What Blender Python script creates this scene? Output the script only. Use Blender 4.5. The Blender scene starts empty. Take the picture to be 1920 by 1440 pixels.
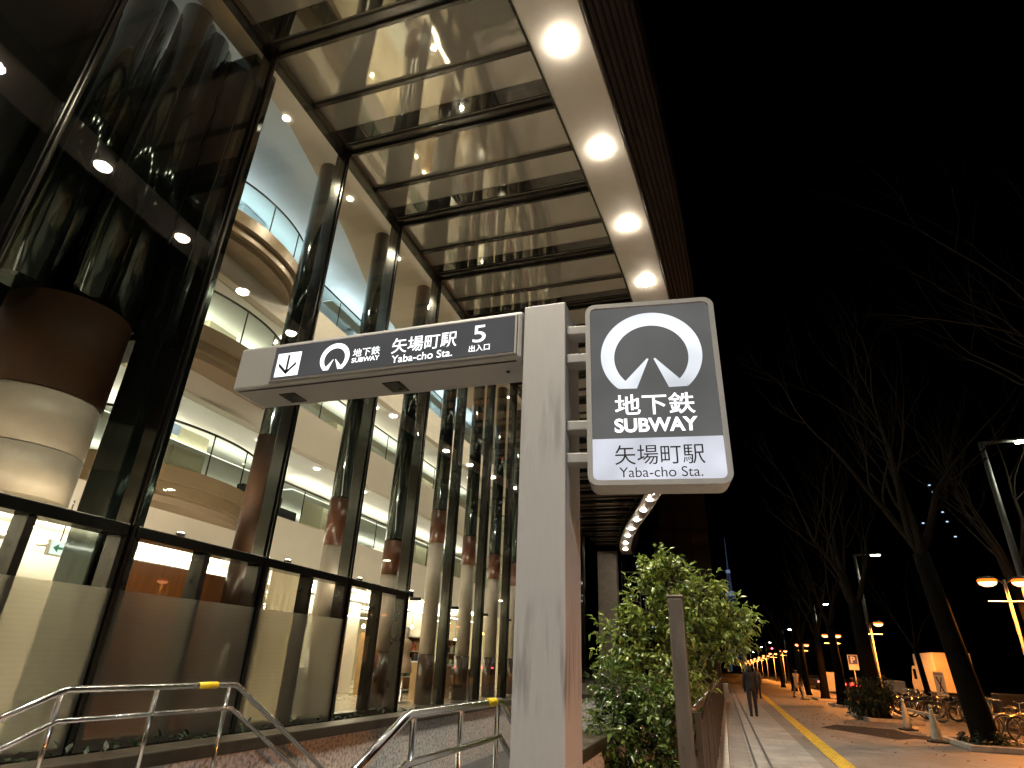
import bpy, bmesh, math, random
from mathutils import Vector, Matrix
C = bpy.context.scene.collection
S = bpy.context.scene
PI = math.pi
rnd = random.Random(7)

# ------------------------------------------------------------------ camera, world, exposure
def make_camera():
    yaw, pitch, roll = 0.3284, 0.4347, 0.042
    cy, sy = math.cos(yaw), math.sin(yaw)
    f = Vector((-sy*math.cos(pitch), cy*math.cos(pitch), math.sin(pitch)))
    r0 = Vector((cy, sy, 0)); u0 = r0.cross(f)
    r = r0*math.cos(roll) + u0*math.sin(roll)
    u = u0*math.cos(roll) - r0*math.sin(roll)
    cam = bpy.data.cameras.new('camera'); o = bpy.data.objects.new('camera', cam); C.objects.link(o)
    cam.sensor_width = 36; cam.lens = 36*1115/1920; cam.clip_start = 0.05; cam.clip_end = 3000
    m = Matrix((r, u, -f)).transposed().to_4x4(); m.translation = (0, 0, 1.55)
    o.matrix_world = m
    S.camera = o
make_camera()
W = bpy.data.worlds.new('World'); S.world = W; W.use_nodes = True
_bg = W.node_tree.nodes['Background']
_sk = W.node_tree.nodes.new('ShaderNodeTexSky'); _sk.sky_type = 'NISHITA'; _sk.sun_disc = False
_sk.sun_elevation = math.radians(-4); _sk.sun_rotation = math.radians(200)
W.node_tree.links.new(_sk.outputs[0], _bg.inputs[0]); _bg.inputs[1].default_value = 0.002
S.view_settings.view_transform = 'Standard'; S.view_settings.look = 'None'
S.view_settings.exposure = 1.05; S.view_settings.gamma = 1
cy_ = S.cycles
cy_.use_denoising = True; cy_.max_bounces = 9; cy_.diffuse_bounces = 3; cy_.glossy_bounces = 5
cy_.transmission_bounces = 4; cy_.transparent_max_bounces = 16
cy_.caustics_reflective = False; cy_.caustics_refractive = False
cy_.sample_clamp_indirect = 4.0; cy_.use_light_tree = True

# ------------------------------------------------------------------ materials
def nodes_of(name):
    m = bpy.data.materials.new(name); m.use_nodes = True
    nt = m.node_tree; return m, nt, nt.nodes, nt.links
def mat(name, col, rough=0.5, metal=0.0, var=0.0, scale=4.0, stretch=(1,1,1), bump=0.0, bscale=40.0, spec=0.5, col2=None, rvar=0.0, coat=0.0):
    m, nt, N, L = nodes_of(name)
    b = N['Principled BSDF']
    b.inputs['Roughness'].default_value = rough; b.inputs['Metallic'].default_value = metal
    b.inputs['Specular IOR Level'].default_value = spec
    b.inputs['Coat Weight'].default_value = coat; b.inputs['Coat Roughness'].default_value = 0.05
    b.inputs['Base Color'].default_value = (*col, 1)
    tc = N.new('ShaderNodeTexCoord'); mp = N.new('ShaderNodeMapping'); mp.inputs['Scale'].default_value = stretch
    L.new(tc.outputs['Object'], mp.inputs[0])
    if var > 0 or col2 or rvar:
        nz = N.new('ShaderNodeTexNoise'); nz.inputs['Scale'].default_value = scale; nz.inputs['Detail'].default_value = 6; nz.inputs['Roughness'].default_value = 0.65
        L.new(mp.outputs[0], nz.inputs['Vector'])
        rp = N.new('ShaderNodeValToRGB'); rp.color_ramp.elements[0].position = 0.3; rp.color_ramp.elements[1].position = 0.7
        c2 = col2 if col2 else tuple(c*(1-var) for c in col)
        rp.color_ramp.elements[0].color = (*c2, 1); rp.color_ramp.elements[1].color = (*(min(1, c*(1+var*0.5)) for c in col), 1)
        L.new(nz.outputs[0], rp.inputs[0]); L.new(rp.outputs[0], b.inputs['Base Color'])
        if rvar:
            mr = N.new('ShaderNodeMapRange'); mr.inputs['From Min'].default_value = 0.3; mr.inputs['From Max'].default_value = 0.7
            mr.inputs['To Min'].default_value = rough; mr.inputs['To Max'].default_value = rough+rvar
            L.new(nz.outputs[0], mr.inputs[0]); L.new(mr.outputs[0], b.inputs['Roughness'])
    if bump:
        n2 = N.new('ShaderNodeTexNoise'); n2.inputs['Scale'].default_value = bscale; n2.inputs['Detail'].default_value = 5
        L.new(mp.outputs[0], n2.inputs['Vector'])
        bp = N.new('ShaderNodeBump'); bp.inputs['Strength'].default_value = bump; bp.inputs['Distance'].default_value = 0.02
        L.new(n2.outputs[0], bp.inputs['Height']); L.new(bp.outputs[0], b.inputs['Normal'])
    return m
def emit(name, col, st, var=0.0, scale=3.0):
    m, nt, N, L = nodes_of(name)
    N.remove(N['Principled BSDF']); e = N.new('ShaderNodeEmission')
    e.inputs[0].default_value = (*col, 1); e.inputs[1].default_value = st
    if var:                                        # tubes behind a translucent face light it unevenly
        tc = N.new('ShaderNodeTexCoord'); nz = N.new('ShaderNodeTexNoise'); nz.inputs['Scale'].default_value = scale; nz.inputs['Detail'].default_value = 1
        L.new(tc.outputs['Object'], nz.inputs['Vector'])
        mr = N.new('ShaderNodeMapRange'); mr.inputs['From Min'].default_value = 0.3; mr.inputs['From Max'].default_value = 0.7
        mr.inputs['To Min'].default_value = st*(1-var); mr.inputs['To Max'].default_value = st*(1+var)
        L.new(nz.outputs[0], mr.inputs[0]); L.new(mr.outputs[0], e.inputs[1])
    L.new(e.outputs[0], N['Material Output'].inputs[0]); return m
def glass(name, tint, refl=0.9, base=0.05, rough=0.0, wave=0.0):
    m, nt, N, L = nodes_of(name)
    N.remove(N['Principled BSDF'])
    t = N.new('ShaderNodeBsdfTransparent'); t.inputs[0].default_value = (*tint, 1)
    g = N.new('ShaderNodeBsdfGlossy'); g.inputs[0].default_value = (refl, refl, refl, 1); g.inputs['Roughness'].default_value = rough
    fr = N.new('ShaderNodeLayerWeight'); fr.inputs['Blend'].default_value = .5      # two-sided Schlick
    pw = N.new('ShaderNodeMath'); pw.operation = 'POWER'; pw.inputs[1].default_value = 5; L.new(fr.outputs['Facing'], pw.inputs[0])
    ad = N.new('ShaderNodeMath'); ad.operation = 'MULTIPLY_ADD'; ad.inputs[1].default_value = .92; ad.inputs[2].default_value = .04+base; ad.use_clamp = True
    mx = N.new('ShaderNodeMixShader')
    L.new(pw.outputs[0], ad.inputs[0]); L.new(ad.outputs[0], mx.inputs[0]); L.new(t.outputs[0], mx.inputs[1]); L.new(g.outputs[0], mx.inputs[2])
    L.new(mx.outputs[0], N['Material Output'].inputs[0])
    if wave:
        tc = N.new('ShaderNodeTexCoord'); nz = N.new('ShaderNodeTexNoise'); nz.inputs['Scale'].default_value = 0.6; nz.inputs['Detail'].default_value = 1
        L.new(tc.outputs['Object'], nz.inputs['Vector'])
        bp = N.new('ShaderNodeBump'); bp.inputs['Strength'].default_value = wave; bp.inputs['Distance'].default_value = 0.03
        L.new(nz.outputs[0], bp.inputs['Height']); L.new(bp.outputs[0], g.inputs['Normal']); L.new(bp.outputs[0], fr.inputs['Normal'])
    return m
def mixmat(name, dcol, gcol, fac, rough, wave=0.0, wscale=1.0):
    """polished panel: diffuse body under a mirror-like lacquer"""
    m, nt, N, L = nodes_of(name)
    N.remove(N['Principled BSDF'])
    d = N.new('ShaderNodeBsdfDiffuse'); d.inputs[0].default_value = (*dcol, 1)
    g = N.new('ShaderNodeBsdfGlossy'); g.inputs[0].default_value = (*gcol, 1); g.inputs['Roughness'].default_value = rough
    mx = N.new('ShaderNodeMixShader'); mx.inputs[0].default_value = fac
    L.new(d.outputs[0], mx.inputs[1]); L.new(g.outputs[0], mx.inputs[2]); L.new(mx.outputs[0], N['Material Output'].inputs[0])
    if wave:
        tc = N.new('ShaderNodeTexCoord'); nz = N.new('ShaderNodeTexNoise'); nz.inputs['Scale'].default_value = wscale; nz.inputs['Detail'].default_value = 2
        L.new(tc.outputs['Object'], nz.inputs['Vector'])
        bp = N.new('ShaderNodeBump'); bp.inputs['Strength'].default_value = wave; bp.inputs['Distance'].default_value = 0.05
        L.new(nz.outputs[0], bp.inputs['Height']); L.new(bp.outputs[0], g.inputs['Normal'])
    return m
def film(name):
    """frosted film on glass: scatters what is behind, pale grain"""
    m, nt, N, L = nodes_of(name)
    N.remove(N['Principled BSDF'])
    tl = N.new('ShaderNodeBsdfTranslucent'); tl.inputs[0].default_value = (.75, .72, .64, 1)
    d = N.new('ShaderNodeBsdfDiffuse'); d.inputs[0].default_value = (.17, .165, .15, 1)
    t = N.new('ShaderNodeBsdfRefraction'); t.inputs[0].default_value = (.8, .78, .72, 1); t.inputs['Roughness'].default_value = 0.30; t.inputs['IOR'].default_value = 1.02
    g = N.new('ShaderNodeBsdfGlossy'); g.inputs['Roughness'].default_value = 0.12
    a = N.new('ShaderNodeMixShader'); a.inputs[0].default_value = 0.25
    L.new(tl.outputs[0], a.inputs[1]); L.new(d.outputs[0], a.inputs[2])
    b = N.new('ShaderNodeMixShader'); b.inputs[0].default_value = 0.62
    L.new(a.outputs[0], b.inputs[1]); L.new(t.outputs[0], b.inputs[2])
    tc = N.new('ShaderNodeTexCoord'); wv = N.new('ShaderNodeTexWave'); wv.bands_direction = 'Z'; wv.inputs['Scale'].default_value = 5; wv.inputs['Distortion'].default_value = .6; wv.inputs['Detail'].default_value = 1
    mr = N.new('ShaderNodeMapRange'); mr.inputs['To Min'].default_value = .54; mr.inputs['To Max'].default_value = .70
    L.new(tc.outputs['Object'], wv.inputs['Vector']); L.new(wv.outputs['Fac'], mr.inputs[0]); L.new(mr.outputs[0], b.inputs[0])
    c = N.new('ShaderNodeMixShader'); c.inputs[0].default_value = 0.05
    L.new(b.outputs[0], c.inputs[1]); L.new(g.outputs[0], c.inputs[2])
    L.new(c.outputs[0], N['Material Output'].inputs[0]); return m
def paving(name, c1, c2, mortar, sx, sy, rough=0.55):
    m, nt, N, L = nodes_of(name); b = N['Principled BSDF']
    tc = N.new('ShaderNodeTexCoord'); br = N.new('ShaderNodeTexBrick')
    br.inputs['Color1'].default_value = (*c1, 1); br.inputs['Color2'].default_value = (*c2, 1); br.inputs['Mortar'].default_value = (*mortar, 1)
    br.inputs['Scale'].default_value = 1; br.inputs['Brick Width'].default_value = sx; br.inputs['Row Height'].default_value = sy; br.inputs['Mortar Size'].default_value = 0.006
    nz = N.new('ShaderNodeTexNoise'); nz.inputs['Scale'].default_value = 1.3; nz.inputs['Detail'].default_value = 8; nz.inputs['Roughness'].default_value = .7
    L.new(tc.outputs['Object'], br.inputs['Vector']); L.new(tc.outputs['Object'], nz.inputs['Vector'])
    rp = N.new('ShaderNodeValToRGB'); rp.color_ramp.elements[0].position = .3; rp.color_ramp.elements[0].color = (.42, .42, .42, 1); rp.color_ramp.elements[1].position = .7; rp.color_ramp.elements[1].color = (1.1, 1.1, 1.1, 1)
    L.new(nz.outputs[0], rp.inputs[0])
    mm = N.new('ShaderNodeMix'); mm.data_type = 'RGBA'; mm.blend_type = 'MULTIPLY'; mm.inputs['Factor'].default_value = 1
    L.new(br.outputs[0], mm.inputs['A']); L.new(rp.outputs[0], mm.inputs['B']); L.new(mm.outputs['Result'], b.inputs['Base Color'])
    mr = N.new('ShaderNodeMapRange'); mr.inputs['From Min'].default_value = .3; mr.inputs['From Max'].default_value = .7; mr.inputs['To Min'].default_value = rough-.15; mr.inputs['To Max'].default_value = rough+.2
    L.new(nz.outputs[0], mr.inputs[0]); L.new(mr.outputs[0], b.inputs['Roughness'])
    bp = N.new('ShaderNodeBump'); bp.inputs['Strength'].default_value = .35; bp.inputs['Distance'].default_value = .01
    L.new(br.outputs['Fac'], bp.inputs['Height']); bp.invert = True; L.new(bp.outputs[0], b.inputs['Normal'])
    return m
def granite(name, a, bcol, c):
    m, nt, N, L = nodes_of(name); b = N['Principled BSDF']; b.inputs['Roughness'].default_value = .45
    tc = N.new('ShaderNodeTexCoord'); n1 = N.new('ShaderNodeTexNoise'); n1.inputs['Scale'].default_value = 26; n1.inputs['Detail'].default_value = 3
    n2 = N.new('ShaderNodeTexNoise'); n2.inputs['Scale'].default_value = 1.6; n2.inputs['Detail'].default_value = 5
    L.new(tc.outputs['Object'], n1.inputs['Vector']); L.new(tc.outputs['Object'], n2.inputs['Vector'])
    rp = N.new('ShaderNodeValToRGB'); e = rp.color_ramp.elements; e[0].position = .36; e[0].color = (*a, 1); e[1].position = .62; e[1].color = (*c, 1)
    x = e.new(.48); x.color = (*bcol, 1)
    L.new(n1.outputs[0], rp.inputs[0])
    mm = N.new('ShaderNodeMix'); mm.data_type = 'RGBA'; mm.blend_type = 'MULTIPLY'; mm.inputs['Factor'].default_value = .2
    L.new(rp.outputs[0], mm.inputs['A']); L.new(n2.outputs[0], mm.inputs['B']); L.new(mm.outputs['Result'], b.inputs['Base Color'])
    return m
def brushed(name, col, rough=0.38, dirt=True):
    """brushed metal with faint vertical grain; rubbed dark smudges where hands and bags touch the post"""
    m, nt, N, L = nodes_of(name); b = N['Principled BSDF']; b.inputs['Metallic'].default_value = .3
    tc = N.new('ShaderNodeTexCoord'); mp = N.new('ShaderNodeMapping'); mp.inputs['Scale'].default_value = (16, 16, 1.6)
    L.new(tc.outputs['Object'], mp.inputs[0])
    nz = N.new('ShaderNodeTexNoise'); nz.inputs['Scale'].default_value = 2; nz.inputs['Detail'].default_value = 7; nz.inputs['Roughness'].default_value = .7
    L.new(mp.outputs[0], nz.inputs['Vector'])
    rp = N.new('ShaderNodeValToRGB'); e = rp.color_ramp.elements
    e[0].position = .25; e[0].color = (*(c*.90 for c in col), 1); e[1].position = .75; e[1].color = (*col, 1)
    L.new(nz.outputs[0], rp.inputs[0]); out = rp.outputs[0]
    if dirt:
        sx = N.new('ShaderNodeSeparateXYZ'); L.new(tc.outputs['Object'], sx.inputs[0])
        mr = N.new('ShaderNodeMapRange'); mr.inputs['From Max'].default_value = 5; L.new(sx.outputs['Z'], mr.inputs[0])
        zr = N.new('ShaderNodeValToRGB'); q = zr.color_ramp.elements; q[0].position = .24; q[0].color = (0,0,0,1); q[1].position = 1; q[1].color = (0,0,0,1)
        for p_, v in ((.28,1),(.34,.7),(.40,.0),(.55,.0),(.60,.45),(.66,.45),(.72,0)): x = q.new(p_); x.color = (v,v,v,1)
        L.new(mr.outputs[0], zr.inputs[0])
        n3 = N.new('ShaderNodeTexNoise'); n3.inputs['Scale'].default_value = 1.1; n3.inputs['Detail'].default_value = 4; L.new(mp.outputs[0], n3.inputs['Vector'])
        r3 = N.new('ShaderNodeValToRGB'); r3.color_ramp.elements[0].position = .45; r3.color_ramp.elements[1].position = .72; L.new(n3.outputs[0], r3.inputs[0])
        mu = N.new('ShaderNodeMath'); mu.operation = 'MULTIPLY'; L.new(zr.outputs[0], mu.inputs[0]); L.new(r3.outputs[0], mu.inputs[1])
        mx = N.new('ShaderNodeMix'); mx.data_type = 'RGBA'; L.new(mu.outputs[0], mx.inputs['Factor']); L.new(out, mx.inputs['A']); mx.inputs['B'].default_value = (*(c*.3 for c in col), 1)
        out = mx.outputs['Result']
    L.new(out, b.inputs['Base Color'])
    mr = N.new('ShaderNodeMapRange'); mr.inputs['To Min'].default_value = rough; mr.inputs['To Max'].default_value = rough+.25
    L.new(nz.outputs[0], mr.inputs[0]); L.new(mr.outputs[0], b.inputs['Roughness'])
    return m

M = {}
M['sidewalk'] = paving('sidewalk_paving', (.24,.215,.19), (.29,.26,.23), (.12,.11,.10), .6, .3)
M['sidewalk_smooth'] = paving('smooth_paving', (.36,.34,.31), (.40,.38,.35), (.2,.19,.18), 1.2, .6)
M['asphalt'] = mat('asphalt', (.05,.05,.05), .85, var=.4, scale=6, bump=.4, bscale=60)
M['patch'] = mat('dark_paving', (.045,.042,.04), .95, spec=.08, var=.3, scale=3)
M['soil'] = mat('soil', (.05,.04,.03), .95, var=.5, scale=8, bump=.8, bscale=20)
M['kerb'] = mat('kerb_stone', (.42,.39,.35), .7, var=.3, scale=6, bump=.2)
M['yellow_tile'] = mat('yellow_tactile', (.62,.42,.04), .6, var=.3, scale=5, bump=.3, bscale=30)
M['drain'] = mat('drain_metal', (.12,.115,.11), .5, .6, var=.3, scale=8)
M['granite'] = granite('granite', (.25,.24,.235), (.54,.53,.52), (.70,.69,.68))
M['step'] = granite('step_granite', (.12,.11,.10), (.26,.24,.22), (.34,.32,.3))
M['post'] = brushed('post_metal', (.44,.44,.45), .42)
M['signmetal'] = brushed('sign_metal', (.40,.398,.395), .42, dirt=False)
M['steel'] = mat('polished_steel', (.72,.71,.69), .11, 1.0, rvar=.12, scale=9, var=.05)
M['bronze'] = mat('dark_bronze', (.055,.05,.042), .22, .85, rvar=.25, scale=5, var=.3)
M['cap'] = mat('bronze_cap', (.10,.085,.065), .3, .8, var=.3, scale=4, rvar=.2)
M['mull'] = mat('mullion_metal', (.085,.084,.072), .17, .95, var=.08, scale=2, stretch=(3,3,.15), rvar=.06)
M['rib'] = mat('rib_metal', (.10,.09,.078), .2, .9, var=.1, scale=2, stretch=(.2,3,3), rvar=.08)
M['glass'] = glass('facade_glass', (.82,.85,.80), .85, .012, wave=.05)
M['railglass'] = glass('rail_glass', (.72,.82,.80), .7, .03)
M['film'] = film('frosted_film')
M['soffit'] = mixmat('soffit_panel', (.54,.50,.42), (.80,.77,.69), .58, .03, .09, .8)
M['reflection_dark'] = mixmat('dark_reflection_strip', (.03,.03,.03), (.34,.33,.30), .7, .03, .05, .8)
M['fascia'] = mat('fascia_panel', (.66,.62,.56), .42, .2, var=.08, scale=2, rvar=.1)
M['flute'] = mat('fascia_flute', (.04,.035,.033), .5, .2, var=.4, scale=3, stretch=(1,.3,6))
M['column_dark'] = mat('dark_green_marble', (.042,.058,.052), .10, .8, var=.5, scale=3, stretch=(2,2,.4), bump=.35, bscale=3, spec=.7, coat=.5)
M['column_red'] = mat('red_marble', (.12,.046,.024), .3, 0, var=.25, scale=5, spec=.5)
M['column_brownred'] = mat('brown_red_marble', (.06,.028,.014), .6, 0, var=.3, scale=2, spec=.2)
M['column_cream'] = mat('cream_stone', (.58,.50,.41), .4, 0, var=.1, scale=3)
M['column_brown'] = mat('brown_stone', (.045,.025,.015), .3, 0, var=.2, scale=3)
M['beige'] = mat('beige_plaster', (.55,.48,.38), .55, var=.06, scale=1)
M['brownring'] = mat('bronze_ring', (.17,.115,.06), .4, .2, var=.1, scale=2)
M['underside'] = mat('brown_underside', (.20,.135,.08), .6, var=.1, scale=1)
M['cream'] = mat('cream_wall', (.74,.66,.48), .7, var=.08, scale=.6)
M['white_wall'] = mat('white_wall', (.78,.78,.74), .7, var=.05, scale=.6)
M['blue_wall'] = mat('pale_blue_ceiling', (.62,.70,.74), .7, var=.05, scale=.6)
M['store_floor'] = mat('store_floor', (.5,.43,.33), .18, var=.15, scale=2)
M['wood'] = mat('wood_panel', (.22,.075,.018), .35, var=.35, scale=2.5, stretch=(6,6,.6))
M['woodlight'] = mat('light_wood', (.42,.26,.12), .45, var=.25, scale=3, stretch=(6,1,1))
M['darkwall'] = mat('dark_wall', (.012,.014,.013), .35, var=.4, scale=2)
M['concrete'] = mat('pale_concrete', (.46,.42,.35), .75, var=.2, scale=2, bump=.1)
M['strip_warm'] = emit('warm_strip', (1,.80,.50), 7)
M['strip_white'] = emit('white_strip', (1,.93,.74), 8)
M['strip_blue'] = emit('blue_strip', (.55,.80,1), 5)
M['up_warm'] = emit('upward_warm', (1,.91,.74), 4.6)
M['up_blue'] = emit('upward_blue', (.86,.95,1), 4.6)
M['up_shop'] = emit('upward_shop', (1,.95,.80), 17)
M['strip_shop'] = emit('shop_light', (1,.95,.82), 28)
def curtainmat():
    m, nt, N, L = nodes_of('pale_curtain'); N.remove(N['Principled BSDF'])
    a = N.new('ShaderNodeBsdfTranslucent'); a.inputs[0].default_value = (.85,.78,.64,1); d = N.new('ShaderNodeBsdfDiffuse'); d.inputs[0].default_value = (.7,.64,.52,1)
    x = N.new('ShaderNodeMixShader'); x.inputs[0].default_value = .35; L.new(a.outputs[0], x.inputs[1]); L.new(d.outputs[0], x.inputs[2]); L.new(x.outputs[0], N['Material Output'].inputs[0]); return m
M['curtain_pale'] = curtainmat()
for _n, _c in (('red',(.40,.06,.04)),('white',(.75,.73,.68)),('blue',(.08,.14,.32)),('tan',(.45,.30,.16)),('dark',(.04,.035,.03)),('green',(.10,.22,.10))): M['goods_'+_n] = mat('goods_'+_n, _c, .5)
M['cove'] = emit('cove_strip', (1,.82,.58), 6)
M['lens'] = emit('downlight_lens', (1,.88,.70), 60)
M['lens_in'] = emit('indoor_downlight_lens', (1,.92,.74), 16)
M['bulb'] = emit('bulb', (1,.80,.50), 30)
M['bulb_orange'] = emit('orange_shade', (1,.5,.15), 6)
M['sodium'] = emit('sodium_globe', (1,.33,.12), 4)
M['amber'] = emit('amber_bowl', (1,.15,.01), 1.2)
M['led'] = emit('led_lens', (.95,1,.72), 60)
M['signwhite'] = emit('sign_white_face', (.88,.90,1.0), .38, .16, 3.5)
M['signbright'] = emit('sign_bright', (.97,.98,1.0), 1.0, .10, 3.0)
M['signgrey'] = emit('sign_grey_face', (.062,.0615,.060), 1.0, .14, 2.0)
M['signgreydark'] = emit('sign_dark_face', (.038,.038,.0385), 1.0, .12, 2.0)
M['signring'] = emit('sign_ring', (.90,.94,1.0), .50, .28, 2.2)
M['ink'] = mat('sign_ink', (.012,.01,.014), .5)
M['black'] = mat('black_rubber', (.015,.015,.015), .6, var=.2)
M['exitwhite'] = emit('exit_sign_face', (.80,1,.86), .7)
M['exitgreen'] = mat('exit_green', (.02,.25,.12), .5)
M['plate_yellow'] = mat('yellow_plate', (.85,.60,.02), .4)
M['bark'] = mat('bark', (.007,.0058,.0045), .95, spec=.04, var=.45, scale=6, stretch=(1,1,.25), bump=.7, bscale=14)
M['twig'] = mat('twig_bark', (.022,.018,.014), .95, spec=.05, var=.3)
M['stem'] = mat('stem', (.07,.05,.03), .8, var=.3)
M['fence'] = mat('fence_metal', (.17,.145,.12), .38, .75, var=.2, scale=4)
M['fencepost'] = mat('fence_post_metal', (.22,.20,.18), .30, .8, var=.2, scale=3, stretch=(4,4,.6), rvar=.2)
M['pole'] = mat('grey_pole', (.08,.08,.075), .5, .3, var=.2, scale=5)
M['cone'] = mat('pale_cone', (.36,.35,.29), .55, var=.35, scale=7)
M['conestripe'] = mat('cone_stripe', (.16,.18,.14), .6, var=.3)
M['tyre'] = mat('tyre', (.02,.02,.02), .8)
M['chrome'] = mat('bike_chrome', (.75,.74,.72), .2, 1.0)
M['bike_paint'] = mat('bike_paint', (.30,.05,.05), .35, 0, coat=.4)
M['bike_paint2'] = mat('bike_silver', (.10,.10,.10), .35, .5, coat=.4)
M['truckbox'] = mat('truck_box', (.75,.67,.55), .5, var=.12, scale=2)
M['carpaint'] = mat('dark_car_paint', (.03,.03,.035), .3, .2, coat=.6)
M['carpaint2'] = mat('silver_car_paint', (.25,.25,.26), .3, .4, coat=.6)
M['carglass'] = mat('car_glass', (.01,.012,.014), .06, 0, spec=.8)
M['taillight'] = emit('tail_light', (1,.05,.04), 9)
M['headlight'] = emit('car_lamp_white', (1,.95,.85), 12)
M['signal_red'] = emit('red_signal', (1,.04,.05), 20)
M['board'] = mat('pale_board', (.55,.54,.48), .6, var=.1, scale=3)
M['blue_sign'] = mat('parking_blue', (.05,.06,.30), .45)
M['white_sign'] = mat('white_sign', (.75,.72,.66), .5)
M['brick_dark'] = paving('brown_cladding', (.11,.085,.065), (.095,.07,.055), (.045,.035,.03), 1.8, 2.4, .6)
M['far_dark'] = mat('far_facade', (.02,.022,.028), .4, var=.2)
M['blueglass'] = glass('dark_glass', (.04,.045,.055), .6, .02)
M['far_window'] = emit('far_window', (.55,.75,1), .7)
M['tower_lit'] = emit('tower_lattice_lit', (.16,.20,.42), .07)
M['tower_white'] = emit('tower_deck_lit', (.5,.62,1), .13)
M['skin'] = mat('skin', (.42,.26,.19), .6)
M['cloth_dark'] = mat('dark_cloth', (.025,.027,.04), .85, var=.3, scale=9)
M['cloth_orange'] = mat('pale_coat', (.75,.50,.28), .85, var=.15, scale=9)
M['cloth_grey'] = mat('grey_cloth', (.08,.075,.07), .85, var=.2, scale=9)
M['hair'] = mat('hair', (.015,.012,.01), .6)
M['dress'] = mat('dress_cloth', (.70,.50,.36), .8, var=.1, scale=9)
M['dummy'] = mat('mannequin_white', (.72,.66,.58), .45)
M['greycab'] = mat('grey_cabinet', (.40,.45,.44), .4, var=.05)
def leafmat(name, a, c, ro=.22):
    m, nt, N, L = nodes_of(name); b = N['Principled BSDF']
    oi = N.new('ShaderNodeNewGeometry'); rp = N.new('ShaderNodeValToRGB')
    rp.color_ramp.elements[0].color = (*a, 1); rp.color_ramp.elements[1].color = (*c, 1)
    L.new(oi.outputs['Random Per Island'], rp.inputs[0]); L.new(rp.outputs[0], b.inputs['Base Color'])
    b.inputs['Roughness'].default_value = ro; b.inputs['Specular IOR Level'].default_value = .6
    tl_ = N.new('ShaderNodeBsdfTranslucent'); mxl = N.new('ShaderNodeMixShader'); mxl.inputs[0].default_value = .32
    L.new(rp.outputs[0], tl_.inputs[0]); L.new(b.outputs[0], mxl.inputs[1]); L.new(tl_.outputs[0], mxl.inputs[2]); L.new(mxl.outputs[0], N['Material Output'].inputs[0])
    return m
M['dry_leaf'] = mat('dry_leaf', (.16,.09,.04), .8, var=.4)
M['leaf'] = leafmat('leaf', (.05,.105,.022), (.36,.43,.10)); M['leaf_mid'] = leafmat('mid_leaf', (.02,.05,.012), (.14,.20,.045)); M['leaf_dark'] = leafmat('dark_leaf', (.008,.02,.008), (.02,.045,.015), .55)

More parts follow.
